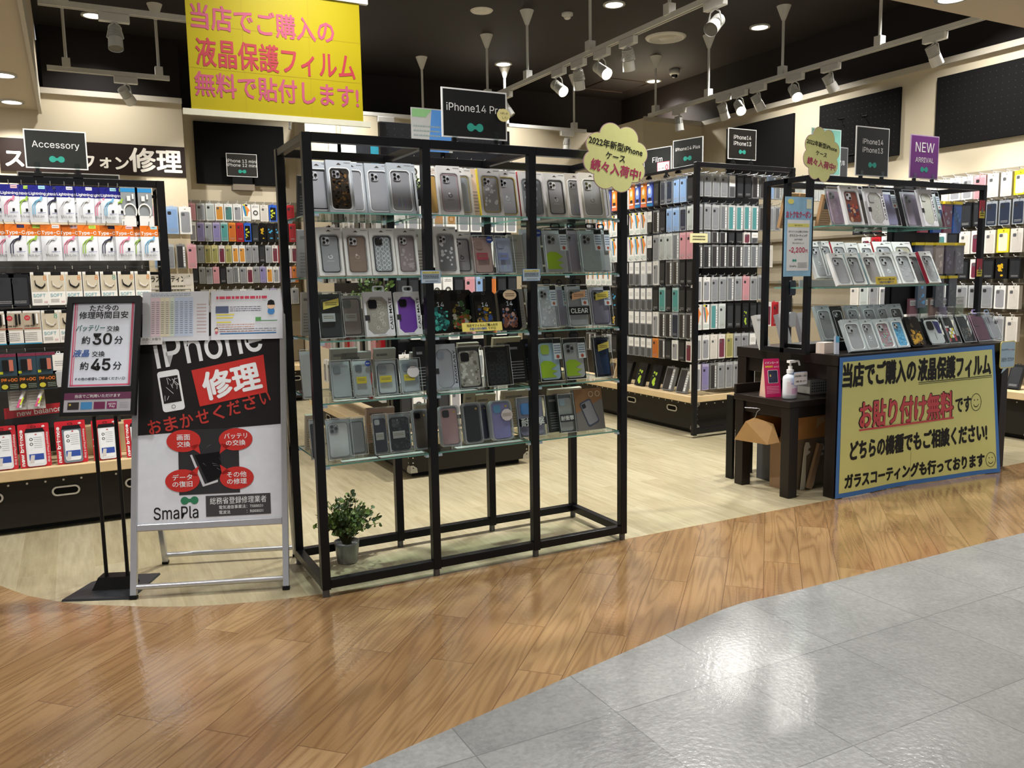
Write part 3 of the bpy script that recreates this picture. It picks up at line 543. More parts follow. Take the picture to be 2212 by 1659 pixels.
b = MB(); b.X = T20; y = -.004; GR = M('#2f6f66', .5); BL = M('#3a62a8', .5)
b.text('ただ今の', .0, .452, y, INK, h=0.0275, bold=.012).text('修理時間目安', .0, .422, y, INK, h=0.0300, bold=.012)
b.text('バッテリー', -.048, .367, y, GR, w=.112, h=0.0263, bold=.02, shear=.2).text('交換', .04, .363, y, INK, h=0.0238, bold=.01).text('約', -.064, .316, y, INK, h=0.0325, bold=.015).text('30', .0, .32, y, INK, h=0.0500, bold=.02).text('分', .064, .314, y, INK, h=0.0325, bold=.015)
b.text('液晶', -.078, .261, y, BL, h=0.0300, bold=.025, shear=.2).text('交換', -.012, .257, y, INK, h=0.0238, bold=.01).text('約', -.064, .208, y, INK, h=0.0325, bold=.015).text('45', .0, .212, y, INK, h=0.0500, bold=.02).text('分', .064, .206, y, INK, h=0.0325, bold=.015)
b.text('その他の修理もご相談ください☺', .0, .153, y, INK, w=.195, bold=.012); b.obj('lettering', T0)
b = MB(); b.X = T20; b.flat(rect(-.128, .016, .128, .094), -.0146, M('#a9a7ad', .4)); b.flat(rect(-.128, .066, .128, .094), -.0152, M('#5e2348', .4))
for i, cc in enumerate(('2b2424', '3f83b8', '6a1f4a', '7a1f58')): b.flat(rect(-.113+.05*i, .026, -.113+.05*i+(.043 if i < 3 else .038), .056), -.0152, M('#'+cc, .35))
b.flat(rect(-.108, .042, -.1, .05), -.0156, M('#b7a548')); b.obj('card_strip', T0)
b = MB(); b.X = T20; b.text('当店でご利用いただけます', 0, .08, -.0158, WHITE, w=.175).text('AEON', .056, .046, -.0158, WHITE, w=.028).text('Pay', .058, .035, -.0158, WHITE, w=.02); b.lines(.085, .12, .028, .054, 4, -.0158, M('#8d8b90'), .2, 3); b.obj('strip_lettering', T0)
# ================================================================== fixtures
FX = {'y': lambda x, y: Matrix.Translation((x, y, 0)), 'x': lambda x, y: Matrix.Translation((x, y, 0))@Matrix.Rotation(-math.pi/2, 4, 'Z')}
STUD = M('#c9c7c0', .35, .6); BRKT = M('#aaa8a2', .4, .5)
def trunk_face(t, X, L, z0, z1, handles=2):
    b = MB(); b.X = X; n = int(L/.085)
    for k in range(n+1): b.prism(disc(.03+(L-.06)*k/n, z1-.028, .0055, 8), -.004, 0, STUD)
    for x in (.02, L-.02):
        for k in range(1, 5): b.prism(disc(x, z0+(z1-z0)*k/5.5, .0045, 8), -.004, 0, STUD)
    b.obj('stud_row', t)
    for sx, x in ((1, 0), (-1, L)):
        for sz, z in ((1, z0), (-1, z1)): b = MB(); b.X = X; b.prism([(x, z), (x+sx*.05, z), (x+sx*.045, z+sz*.03), (x+sx*.02, z+sz*.05), (x, z+sz*.05)], -.004, -.0005, BRKT); b.obj('corner_bracket', t)
    for k in range(handles):
        x = L*(k+.5)/handles; z = z1-.085; b = MB(); b.X = X; b.ring(rrect(.13, .05, .025, 6, x, z), rrect(.112, .034, .017, 6, x, z), -.008, 0, M('#cfcdc8', .35, .4)); b.prism(rrect(.114, .036, .018, 6, x, z), -.001, -.0005, M('#0a0908', .9)); b.obj('handle', t)
def gondola(lab, X0, X1, Y0, Y1, zb, zd, top, faces, inset=.09, rails_y=(), rails_x=(), spine=None, handles_x=3, handles_y=2, panel_top=None):
    """An island shelf unit: trunk-like base, wooden deck, black posts and a hanging panel."""
    t = thing('display_gondola', lab, 'display shelf')
    MB().box(X0+inset, Y0+inset*.6, .035, X1-inset, Y1, zb, TRUNK).obj('base', t, bevel=.006)
    MB().box(X0+inset+.04, Y0+inset+.04, 0, X1-inset-.04, Y1-.05, .035, BLACK).obj('plinth', t)
    MB().box(X0, Y0, zb, X1, Y1, zd, WOODT).obj('deck', t, bevel=.004)
    if 'y' in faces: trunk_face(t, FX['y'](X0+inset, Y0+inset*.6), X1-X0-2*inset, .035, zb, handles_y)
    if 'x' in faces: trunk_face(t, FX['x'](X0+inset, Y1), Y1-Y0-inset*.6, .035, zb, handles_x)
    return t
BOX = lambda t, n, a, m=SATIN, bv=.002: MB().box(*a, m).obj(n, t, bevel=bv)
# --- gondola carrying screen films and cases (far side of the floor)
g2 = gondola('long dark island gondola with hanging film and case packs behind the counter', 4.19, 5.2, 5.0, 8.4, .265, .315, 2.05, 'xy', handles_x=6, handles_y=0)
BOX(g2, 'corner_post', (4.165, 4.93, 0.02, 4.2, 4.965, 2.09)); BOX(g2, 'corner_post', (5.14, 4.93, .02, 5.175, 4.965, 2.09)); BOX(g2, 'top_rail', (4.2, 4.935, 2.055, 5.14, 4.96, 2.09)); BOX(g2, 'bottom_rail', (4.2, 4.93, .03, 5.14, 4.965, .075))
BOX(g2, 'side_rail', (4.17, 4.965, 2.055, 4.195, 8.3, 2.075)); BOX(g2, 'spine_panel', (4.5, 5.25, .315, 4.53, 8.3, 2.06), BLACK); BOX(g2, 'end_panel', (4.53, 5.25, .315, 5.1, 5.28, 2.05), BLACK)
for z in (2.02, 1.79, 1.585, 1.38, 1.165, .97, .75): BOX(g2, 'cross_bar', (4.46, 5.27, z-.01, 4.5, 8.25, z+.012), STEEL)
g1 = gondola('dark island gondola with ring-strap packs seen through the open rack', 1.72, 2.76, 4.8, 7.0, .215, .265, 2.2, 'xy', handles_x=4, handles_y=0)
for x in (1.8, 2.24, 2.68): BOX(g1, 'post', (x-.02, 5.12, .26, x+.02, 5.16, 2.24))
BOX(g1, 'hanging_panel', (1.8, 5.16, .3, 2.68, 5.18, 2.25), M('#14161c', .45)); BOX(g1, 'side_panel', (1.95, 5.2, .3, 1.97, 6.9, 1.95), BLACK)
b = MB()
for i in range(16):
    for j in range(4): b.add([(1.84+.052*i+dx, 5.159, 2.09+.04*j+dz) for dx, dz in ((-.003, -.003), (.003, -.003), (.003, .003), (-.003, .003))], [(0, 1, 2, 3)], DOT)
b.obj('peg_holes', g1)
g0 = gondola('dark island gondola of charging cables behind the repair signs', -1.05, .5, 4.74, 6.6, .285, .34, 1.79, 'yx', handles_y=4, handles_x=3)
for x in (-.98, .45): BOX(g0, 'post', (x-.02, 4.8, .34, x+.02, 4.84, 1.79)); BOX(g0, 'rear_post', (x-.015, 5.08, .34, x+.015, 5.11, 1.79))
BOX(g0, 'top_rail', (-.96, 4.805, 1.755, .43, 4.835, 1.79)); BOX(g0, 'back_panel', (-.9, 5.2, .34, .4, 5.22, 1.5), M('#3c3a37', .6))
for x in (-.98, .45): BOX(g0, 'top_side_rail', (x-.015, 4.84, 1.76, x+.015, 5.1, 1.785))
for z in (1.72, 1.54, 1.31, 1.13, .9): BOX(g0, 'cross_bar', (-.96, 4.94, z-.008, .43, 4.95, z+.008), SATIN)
for z in (1.345, .935): tag(MB().box(-.6, 4.86, z-.003, .43, 5.0, z+.003, CLEAR).obj('clear_shelf', None), 'thin clear shelf strip in the cable gondola, %s' % ('above the soft cable boxes' if z > 1 else 'above the charger boxes'), 'shelf')
# far wall bays
wb = gondola('low dark base with wooden deck along the beige niche wall', 1.08, 2.22, 8.7, 9.15, .33, .385, 0, 'y', handles_y=4)
BOX(wb, 'slat_panel', (1.08, 9.16, .39, 2.22, 9.195, 2.1), M('#8c8370', .6))
for z in (1.665, 1.455, 1.235, 1.0): BOX(wb, 'slat_strip', (1.08, 9.13, z-.0, 2.22, 9.16, z+.04), M('#6f6757', .55))
wr = gondola('low dark base with wooden deck along the pegboard wall', 6.1, 6.57, 3.5, 7.65, .305, .36, 0, 'xy', inset=.06, handles_x=7, handles_y=0)
BOX(wr, 'slat_panel', (6.548, 3.5, .36, 6.575, 7.65, 2.05), M('#8c8370', .6))
for z in (1.805, 1.585, 1.36, 1.155, .925): BOX(wr, 'slat_strip', (6.52, 3.5, z, 6.547, 7.65, z+.03), M('#6f6757', .55))
# --- open glass-shelf rack in front
r1 = thing('display_rack', 'tall open black metal rack with glass shelves at the shop front', 'display rack', (1.53, 3.394, 0))
RX = (.81, 1.287, 1.772, 2.248); RYF, RYB, RT_ = 3.172, 3.616, 1.805; hw = .0175
def lb(n, x0, y0, z0, x1, y1, z1, m=SATIN, bv=.0025): 
    o = MB().box(x0-1.53, y0-3.394, z0, x1-1.53, y1-3.394, z1, m).obj(n, r1, bevel=bv); return o
for x in RX:
    for y in (RYF, RYB):
        lb('post', x-hw, y-hw, .03, x+hw, y+hw, RT_)
        MB().cyl((x-1.53, y-3.394, 0), (x-1.53, y-3.394, .03), .014, M('#5a5c5e', .3, .5), 14).obj('levelling_foot', r1)
        b = MB()                                                   # slotted strip up the post
        for k in range(46): b.box(x-1.53+hw-.0002, y-3.394-.003, .12+k*.036, x-1.53+hw+.0006, y-3.394+.003, .12+k*.036+.014, M('#050505', .9))
        b.obj('slot_strip', r1)
    lb('cross_rail', x-.014, RYF+hw, RT_-.032, x+.014, RYB-hw, RT_-.002)
for i in range(3):
    for y in (RYF, RYB): lb('top_rail', RX[i]+hw, y-hw, RT_-.035, RX[i+1]-hw, y+hw, RT_); lb('bottom_rail', RX[i]+hw, y-hw, .035, RX[i+1]-hw, y+hw, .07)
for x in (RX[0], RX[3]): lb('side_rail', x-hw, RYF+hw, .035, x+hw, RYB-hw, .07)
SH = [1.513, 1.267, 1.021, .778, .533]; SHN = ['top', 'second', 'middle', 'fourth', 'lowest']; BAYN = ['first', 'middle', 'third']
for i in range(3):
    for z, zn in zip(SH, SHN):
        x0, x1 = RX[i]+hw+.003, RX[i+1]-hw-.003; b = MB(); y0, y1 = 3.168, 3.62
        b.add([(x0, y0, z), (x1, y0, z), (x1, y1, z), (x0, y1, z)], [(0, 1, 2, 3)], GLASS); b.add([(x0, y0, z-.006), (x1, y0, z-.006), (x1, y1, z-.006), (x0, y1, z-.006)], [(0, 1, 2, 3)], GLASS)
        v = [(x, y, zz) for zz in (z-.006, z) for x, y in ((x0, y0), (x1, y0), (x1, y1), (x0, y1))]; b.add(v, [(0, 1, 5, 4), (1, 2, 6, 5), (2, 3, 7, 6), (3, 0, 4, 7)], GEDGE)
        tag(b.obj('glass_shelf'), '%s glass shelf in the %s bay of the open rack' % (zn, ['plant-side', 'middle', 'cloud-card'][i]), 'shelf', 'glass shelves of the open rack')
        for x, s in ((x0, 1), (x1, -1)):
            for y in (3.172, 3.605): MB().box(x-1.53-.003, y-3.394-.012, z-.016, x-1.53+s*.016, y-3.394+.012, z-.0065, M('#b8c6cf', .2, .6)).obj('shelf_clip', r1)
# plant in a zinc pot on the floor, and two small ones up on the shelves
LEAF = [M('#4a5f28', .5, var=.3), M('#6b8038', .5, var=.3), M('#324520', .55, var=.3)]
def plant(name, lab, loc, s, potm, n=150, pot=True, seed=1, fol=1.):
    t = thing(name, lab, 'potted plant', loc); q = random.Random(seed)
    if pot:
        MB().lathe([(0, .0), (.048*s, 0), (.05*s, .004), (.053*s, .012), (.062*s, .1*s), (.064*s, .112*s), (.06*s, .11*s), (.055*s, .095*s), (0, .095*s)], potm, 28).obj('pot', t)
    z0 = .1*s if pot else 0; st = MB(); lf = MB()
    for k in range(n//7):
        a = q.uniform(0, 6.28); r = q.uniform(.2, 1)*.115*s*fol; hh = q.uniform(.08, .185)*s*fol**.8*(1.15-r/(.23*s*fol)); p0 = Vector((q.uniform(-.02, .02)*s, q.uniform(-.02, .02)*s, z0-.005)); p2 = Vector((r*math.cos(a), r*math.sin(a), z0+hh)); p1 = (p0+p2)/2+Vector((0, 0, .03*s))
        st.tube([p0, p1, p2], .0016*s, M('#4a4a26', .6), 5)
        for j in range(9):
            u = q.uniform(.3, 1.02); c = p0.lerp(p1, u*2) if u < .5 else p1.lerp(p2, u*2-1); d = Vector((q.gauss(0, 1), q.gauss(0, 1), q.gauss(.4, .8))).normalized(); e = d.orthogonal().normalized(); l, w = q.uniform(.02, .032)*s, q.uniform(.009, .014)*s; nrm = d.cross(e)*.004*s
            lf.add([c, c+d*l*.35+e*w+nrm, c+d*l*.75+e*w*.8+nrm, c+d*l, c+d*l*.75-e*w*.8+nrm, c+d*l*.35-e*w+nrm], [(0, 1, 2, 3), (0, 3, 4, 5)], LEAF[q.randrange(3)], True)
    st.obj('stems', t); lf.obj('foliage', t)
ZINC = M('#8d9193', .35, .85, var=.1, scale=12)
plant('potted_plant', 'small leafy plant in a zinc pot on the floor inside the rack', (1.005, 3.53, 0), .88, ZINC, 560, fol=1.5)
plant('potted_plant', 'green shrub-like plant at the back of the top shelf, beside the first post', (1.34, 3.52, 1.514), .8, M('#2c2c2a'), 150, True, 5)
plant('potted_plant', 'green plant at the back of the top shelf under the cloud card side', (2.1, 3.54, 1.514), .8, M('#2c2c2a'), 150, True, 6)
plant('potted_plant', 'bushy green plant behind the octagon-window boxes, middle shelf', (1.16, 3.54, 1.022), .95, M('#2c2c2a'), 150, True, 8)
# --- counter with poster, nested table below
tb = thing('counter_table', 'dark wood counter table carrying the case rack and yellow poster', 'table', (4.43, 3.5, 0))
def tl(n, x0, y0, z0, x1, y1, z1, m=ESPR, bv=.003): MB().box(x0-4.43, y0-3.5, z0, x1-4.43, y1-3.5, z1, m).obj(n, tb, bevel=bv)
tl('table_top', 3.668, 3.155, .745, 5.225, 3.94, .805)
for x in (3.672, 5.15):
    for y in (3.16, 3.86): tl('leg', x, y, 0, x+.072, y+.075, .745)
tl('apron', 3.69, 3.235, .66, 3.72, 3.86, .745); tl('apron', 3.745, 3.17, .66, 5.15, 3.2, .745); tl('apron', 5.17, 3.235, .66, 5.2, 3.86, .745)
nt = thing('nested_table', 'low dark side table tucked under the counter end', 'table', (3.85, 3.52, 0))
def nl(n, x0, y0, z0, x1, y1, z1, m=ESPR): MB().box(x0-3.85, y0-3.52, z0, x1-3.85, y1-3.52, z1, m).obj(n, nt, bevel=.003)
nl('table_top', 3.455, 3.285, .515, 4.3, 3.73, .55)
for x in (3.462, 4.22):
    for y in (3.29, 3.655): nl('leg', x, y, 0, x+.066, y+.066, .515)
nl('apron', 3.475, 3.356, .45, 3.5, 3.655, .515); nl('apron', 3.528, 3.3, .45, 4.22, 3.325, .515); nl('back_lip', 3.46, 3.715, .55, 4.28, 3.735, .605)
tag(MB().box(3.515, 3.80, .0, 3.535, 3.855, .52, BLACK).obj('black_panel'), 'thin black upright strip standing behind the low side table', 'panel')
# things on and under the low table
t = thing('sanitizer_bottle', 'clear pump bottle of hand sanitizer on the low side table', 'sanitizer bottle', (3.552, 3.385, .551))
MB().lathe([(0, 0), (.043, 0), (.047, .006), (.047, .03)], M('#dfe3ea', .15, coat=.4), 24, 1, .7).lathe([(.047, .03), (.047, .115), (.043, .128), (.02, .14), (.016, .146)], M('#e7ecf2', .12, coat=.5), 24, 1, .7).obj('bottle', t)
b = MB(); b.add([(.0478*math.cos(a), .0338*math.sin(a), z) for z in (.022, .1) for a in [math.radians(-150+12*k) for k in range(11)]], [(k, k+1, 12+k, 11+k) for k in range(10)], M('#f0e4ec', .3), True); b.add([(.0481*math.cos(a), .0341*math.sin(a), z) for z in (.03, .062) for a in [math.radians(-110+10*k) for k in range(8)]], [(k, k+1, 9+k, 8+k) for k in range(7)], M('#e2b4d2', .3), True); b.obj('label', t)
MB().text('アルミナース', .002, .088, -.0355, M('#2b4fa0'), w=.055, bold=.03).obj('lettering', t)
MB().cyl((0, 0, .145), (0, 0, .165), .02, WHITE, 18).cyl((0, 0, .165), (0, 0, .185), .012, WHITE, 14).cyl((0, 0, .185), (0, 0, .205), .006, WHITE, 10).box(-.016, -.012, .203, .03, .012, .217, WHITE).tube([(.02, 0, .211), (.06, -.004, .209), (.066, -.006, .185)], .0055, WHITE, 8).obj('pump', t)
t = thing('sanitizer_card', 'small white card with rounded corners taped to the sanitizer bottle', 'card', (3.585, 3.338, .668)); MB().prism(rrect(.105, .075, .01), 0, .0015, M('#8aa9d8', .4)).prism(rrect(.101, .071, .009), -.0004, 0, M('#f2f2f4', .3)).obj('card', t); MB().text('手指消毒にご協力', 0, .014, -.001, INK, w=.092, bold=.01).text('お願い致します。', .004, -.016, -.001, INK, w=.085, bold=.01).obj('lettering', t)
t = thing('tent_card', 'magenta tent card with card picture beside the sanitizer', 'card', (3.515, 3.47, .551), (0, 0, -.25))
MG = M('#c9155f', .35); b = MB(); b.X = Matrix.Rotation(math.radians(-9), 4, 'X'); b.prism(rrect(.1, .222, .006, 3, 0, .111), 0, .002, MG); b.obj('front_panel', t)
MB().add([(-.05, .0, 0), (-.05, .07, 0), (-.05, .036, .218)], [(0, 1, 2)], M('#d9b6a2')).add([(-.05, .07, 0), (.05, .07, 0), (.05, .036, .218), (-.05, .036, .218)], [(0, 1, 2, 3)], M('#d9b6a2')).obj('rear_panel', t)
b = MB(); b.X = Matrix.Rotation(math.radians(-9), 4, 'X'); b.text('イオンカード', 0, .198, -.001, WHITE, w=.086, bold=.02).text('即時発行', -.017, .176, -.001, M('#f0dc3c'), w=.05, bold=.02).text('あり〼', .03, .174, -.001, WHITE, w=.03); b.prism(rrect(.062, .075, .004, 3, .004, .118), -.0012, 0, WHITE); b.prism(rrect(.058, .071, .004, 3, .004, .118), -.0016, -.001, M('#1d2340', .3)); b.flat(rect(-.017, .118, -.008, .13), -.002, M('#c9a64a')); b.lines(-.04, .04, .02, .065, 5, -.001, M('#f0a8c4'), .3, 3); b.obj('print', t)
b = MB(); WB = M('#d8d3c6', .5); b.ring(rrect(.22, .09, .01, 3, 0, .045), rrect(.2, .075, .008, 3, 0, .045), 0, .16, WB)
for i in range(11):
    for j in range(4): b.flat(disc(-.09+.018*i, .018+.016*j, .005, 8), -.0004, M('#5b564c'))
b.prism(rrect(.2, .075, .008, 3, 0, .045), .001, .003, WB)
tag(b.obj('basket', None, (3.86, 3.42, .551)), 'off-white plastic basket with round holes under the counter', 'basket')
KRAFT = M('#a9793f', .7, var=.15, scale=16); KR2 = M('#8f6433', .7, var=.15)
b = MB(); b.add([(3.5, 3.40, .3), (4.2, 3.385, .3), (4.2, 3.63, .28), (3.5, 3.63, .28), (3.5, 3.385, .448), (4.2, 3.37, .445), (4.2, 3.61, .44), (3.5, 3.6, .43)], [(0, 1, 5, 4), (1, 2, 6, 5), (2, 3, 7, 6), (4, 5, 6, 7), (0, 3, 2, 1)], KRAFT)
t = thing('cardboard_box', 'brown open cardboard box lying across the boards under the counter', 'cardboard box', (3.85, 3.5, .28)); o = b.obj('carton', t); o.location = (-3.85, -3.5, -.28)
o = MB().add([(3.5, 3.40, .3), (3.445, 3.44, .285), (3.40, 3.66, .285), (3.43, 3.60, .40), (3.46, 3.56, .425), (3.5, 3.45, .40)], [(0, 1, 2, 3, 4, 5)], M('#94703f', .7, var=.15, scale=16)).obj('open_flap', t); o.location = (-3.85, -3.5, -.28)
o = MB().add([(3.78, 3.392, .33), (3.85, 3.39, .34), (3.83, 3.379, .425), (3.77, 3.379, .42)], [(0, 1, 2, 3)], M('#b09468')).obj('shipping_label', t); o.location = (-3.85, -3.5, -.28)
tag(MB().box(3.59, 3.45, 0, 3.63, 3.56, .292, M('#97785a', .6)).obj('upright_board', None), 'narrow beige upright board under the counter, nearest the aisle leg', 'board')
tag(MB().box(3.655, 3.425, 0, 4.0, 3.45, .296, M('#83745f', .6)).obj('upright_board', None), 'broad grey-brown upright board under the counter, behind the leaning bracket', 'board')
tag(MB().box(3.67, 3.58, 0, 3.69, 3.75, .3, M('#45464a', .5)).obj('gray_board'), 'dark grey board standing at the back under the low table', 'board')
def bracket(lab, loc, ry, L, rz=0):
    b = MB(); p = [(0, 0), (.03, .0), (.038, .02), (.02, L-.08), (.05, L-.06), (.046, L-.05), (.03, L-.05), (.034, L-.035), (.05, L-.03), (.03, L), (.008, L), (0, L-.03)]
    b.prism(p, 0, .004, M('#d6d3c4', .4)); tag(b.obj('shelf_bracket', None, loc, (0, ry, rz)), lab, 'bracket')
bracket('cream metal shelf bracket standing upright under the counter', (3.675, 3.40, 0), .1, .28); bracket('cream metal shelf bracket leaning over under the counter', (3.735, 3.395, .008), .32, .27)
bracket('slim cream bracket beside the narrow upright board', (3.64, 3.43, 0), 0, .27)
tag(MB().box(-.018, 0, 0, .018, .02, .27, M('#a08468', .6)).obj('wooden_batten', None, (3.72, 3.372, .006), (0, .32, 0)), 'beige wooden batten leaning beside the cream bracket under the counter', 'batten')
tag(MB().tube([(3.46, 3.555, .425), (3.465, 3.545, .46), (3.48, 3.53, .48), (3.495, 3.52, .472), (3.50, 3.51, .446)], .003, STEEL).tube([(3.44, 3.62, .478), (3.48, 3.53, .48)], .0025, STEEL).obj('wire_hook'), 'bent steel wire hook above the open cardboard box', 'hook')
# --- rack standing on the counter
r2 = thing('counter_rack', 'black metal rack with glass shelves standing on the counter', 'display rack', (4.33, 3.45, .806))
def cl(n, x0, y0, z0, x1, y1, z1, m=SATIN): MB().box(x0-4.33, y0-3.45, z0-.806, x1-4.33, y1-3.45, z1-.806, m).obj(n, r2, bevel=.002)
for x, y in ((3.575, 3.3), (3.575, 3.46), (3.575, 3.615), (5.08, 3.3), (5.08, 3.615)): cl('post', x-.016, y-.016, .806, x+.016, y+.016, 1.78)
for y in (3.3, 3.615): cl('top_rail', 3.591, y-.016, 1.748, 5.064, y+.016, 1.78)
for x in (3.575, 5.08): cl('side_rail', x-.016, 3.316, 1.75, x+.016, 3.6, 1.78); cl('foot_rail', x-.016, 3.316, .806, x+.016, 3.6, .835)
cl('mesh_panel', 4.62, 3.57, .98, 5.06, 3.585, 1.745, M('#101013', .5)); cl('mid_post', 4.6, 3.58, .84, 4.625, 3.61, 1.75)
for k, (x0, x1, z, lab) in enumerate(((3.66, 4.64, 1.51, 'upper glass shelf of the counter rack'), (3.595, 4.64, 1.176, 'lower glass shelf of the counter rack'))):
    b = MB(); y0, y1 = 3.2, 3.565
    for zz in (z, z-.007): b.add([(x0, y0, zz), (x1, y0, zz), (x1, y1, zz), (x0, y1, zz)], [(0, 1, 2, 3)], GLASS)
    v = [(x, y, zz) for zz in (z-.007, z) for x, y in ((x0, y0), (x1, y0), (x1, y1), (x0, y1))]; b.add(v, [(0, 1, 5, 4), (1, 2, 6, 5), (2, 3, 7, 6), (3, 0, 4, 7)], GEDGE); tag(b.obj('glass_shelf'), lab, 'shelf')
for k, (px, lab) in enumerate((((2122, 452), 'upper'), ((2116, 578), 'lower'))):
    t = thing('warning_tag', 'red and yellow warning tag on the counter rack post, %s one' % lab, 'tag', at(*px, Y=3.278)); MB().box(-.026, 0, -.055, .026, .002, .055, M('#a8283a', .5)).flat(rect(-.026, -.055, .026, -.012), -.0005, M('#d9cc3c')).flat([(-.013, -.02), (.013, -.02), (0, .02)], -.001, M('#77706a')).lines(-.018, .018, -.045, -.018, 2, -.001, INK, .4, k).obj('card', t)
tag(MB().box(-.038, 0, 0, .038, .06, .062, M('#d9c9bd', .6)).obj('wooden_block', None, (3.715, 3.26, .806)), 'pale pink wooden block on the counter in front of grey boxes', 'block')
tag(MB().box(-.014, 0, 0, .014, .012, .1, M('#c7cfe0', .25, coat=.4)).flat(rect(-.014, .065, .014, .1), -.0006, M('#59a9d4')).obj('film_sample', None, (3.70, 3.19, .808), (-.12, .12, 0)), 'small pale blue film sample leaning by the wooden block', 'sample')
for k in range(2): tag(MB().prism(rrect(.045, .085, .012), 0, .012, [M('#16202e', .25), M('#b9bdc0', .2, coat=.5)][k]).tube([(0, .006, .042), (0, .006, .12)], .0015, BLACK).obj('hanging_pouch', None, at(1713, [622, 690][k], Y=3.44)), ['dark navy case sample hanging under the blue coupon sheet', 'clear case sample hanging lower beside the counter rack post'][k], 'case sample')

def rebase(t, loc):
    loc = Vector(loc); t.location = loc
    for ch in t.children: ch.location = Vector(ch.location)-loc
# ================================================================== phone case packs
LENS = M('#0b0d12', .08, coat=1); LRING = M('#6f7276', .25, .7); HOLE = M('#3a302b', .6)
def camera_island(iw, x, z, y, body, n=3, s=.42):
    b = MB(); w = iw*s; b.prism(rrect(w, w*1.02, w*.26, 4, x, z), y-.0025, y, body)
    P = {3: ((-.24, .26), (-.24, -.24), (.24, .02)), 2: ((-.22, .24), (.22, -.24)), 0: ()}[n]
    for a, c in P:
        b.prism(disc(x+a*w, z+c*w, w*.2, 14), y-.004, y-.0025, LRING); b.flat(disc(x+a*w, z+c*w, w*.165, 14), y-.0042, LENS)
    if n == 3: b.flat(disc(x+.24*w, z-.34*w, w*.06, 8), y-.0028, LENS); b.flat(disc(x+.24*w, z+.36*w, w*.06, 8), y-.0028, WHITE)
    return b.mesh('camera_bump')
def case_part(iw, ih, cx, cz, y, col, rim=None, cam=None, n=3, pat=None, seed=0, th=.006, patc=('e4e6e8',)):
    b = MB(); m = M('#'+col, .4, coat=.1); out = rrect(iw, ih, iw*.17, 5, cx, cz); b.prism(out, y, y+th, m)
    if rim: b.ring(out, rrect(iw*.93, ih*.965, iw*.14, 5, cx, cz), y-.0012, y, M('#'+rim, .35))
    q = random.Random(seed)
    if pat == 'blobs':
        for k in range(16):
            x, z = cx+q.uniform(-.38, .38)*iw, cz+q.uniform(-.44, .28)*ih; r = iw*q.uniform(.05, .11); b.flat(disc(x, z, r, 9, r*q.uniform(.7, 1.5)), y-.0004-.00001*k, M('#'+q.choice(patc), .4))
    elif pat == 'flecks':
        for k in range(70):
            x, z = cx+q.uniform(-.42, .42)*iw, cz+q.uniform(-.46, .46)*ih; r = iw*q.uniform(.03, .1); b.flat(disc(x, z, r, 6, r*q.uniform(.5, 1.3)), y-.0003-.00001*k, M('#'+q.choice(patc), .3))
    elif pat == 'cells':
        for k in range(22):
            x, z = cx+((k % 3)-1)*.28*iw+q.uniform(-.04, .04)*iw, cz+(.4-(k//3)*.13)*ih; r = iw*.125; b.ring(disc(x, z, r, 6, r*1.1), disc(x, z, r*.8, 6, r*.88), y-.0006-.00001*k, y, M('#'+patc[0], .4))
    elif pat == 'motif':                                            # one small plain motif in the middle
        b.ring(disc(cx, cz-.08*ih, iw*.13, 14, iw*.11), disc(cx, cz-.08*ih, iw*.09, 14, iw*.07), y-.0005, y, M('#'+patc[0], .4)); b.flat(rect(cx-.2*iw, cz-.2*ih, cx+.2*iw, cz-.19*ih), y-.0005, M('#'+patc[0], .4)); b.flat(disc(cx-.05*iw, cz-.02*ih, iw*.06, 10), y-.0006, M('#'+patc[-1], .4))
    elif pat == 'holo':
        for k, cc in enumerate(('7f86e8', '8fd0d8', '9a7fe0')): b.flat([(cx+(-.2+.18*k)*iw, cz-.42*ih), (cx+(-.17+.18*k)*iw, cz-.42*ih), (cx+(-.185+.18*k)*iw, cz-.12*ih)], y-.0004, M('#'+cc, .3))
    elif pat == 'art':
        for k in range(46):
            x, z = cx+q.uniform(-.4, .4)*iw, cz-ih*abs(q.gauss(0, .2))+.05*ih; z = max(z, cz-.45*ih); r = iw*q.uniform(.03, .13); b.flat(disc(x, z, r, 7, r*q.uniform(.4, 1.4)), y-.0003-.00001*k, M('#'+q.choice(patc), .4))
    elif pat == 'grid':
        for i in range(4):
            for j in range(5): b.flat(rect(cx+(-.42+.21*i)*iw, cz+(-.45+.145*j)*ih, cx+(-.42+.21*i+.195)*iw, cz+(-.45+.145*j+.13)*ih), y-.0004, M('#'+q.choice(patc), .4))
    elif pat == 'half': b.flat([(cx+.05*iw, cz+.44*ih), (cx+.46*iw, cz+.4*ih), (cx+.46*iw, cz-.1*ih), (cx+.2*iw, cz-.08*ih)], y-.0004, M('#'+patc[0], .4)); b.flat(rect(cx-.03*iw, cz-.34*ih, cx, cz-.05*ih), y-.0004, INK)
    elif pat == 'swoosh':
        p = [(cx-.5*iw, cz-.45*ih), (cx+.3*iw, cz-.45*ih), (cx+.05*iw, cz-.34*ih), (cx+.36*iw, cz-.28*ih), (cx+.0*iw, cz-.22*ih), (cx+.34*iw, cz-.12*ih), (cx+.05*iw, cz-.0*ih), (cx-.3*iw, cz+.02*ih), (cx-.5*iw, cz-.05*ih)]; b.flat(p, y-.002, M('#9fc41e', .35))
    kids = []
    if n is not None: kids = [('camera_bump', camera_island(iw, cx-iw*.2, cz+ih*.5-iw*.29, y-.0005, M('#'+(cam or '8f9196'), .35), n))]
    return ('phone_case', b.mesh('phone_case'), kids)
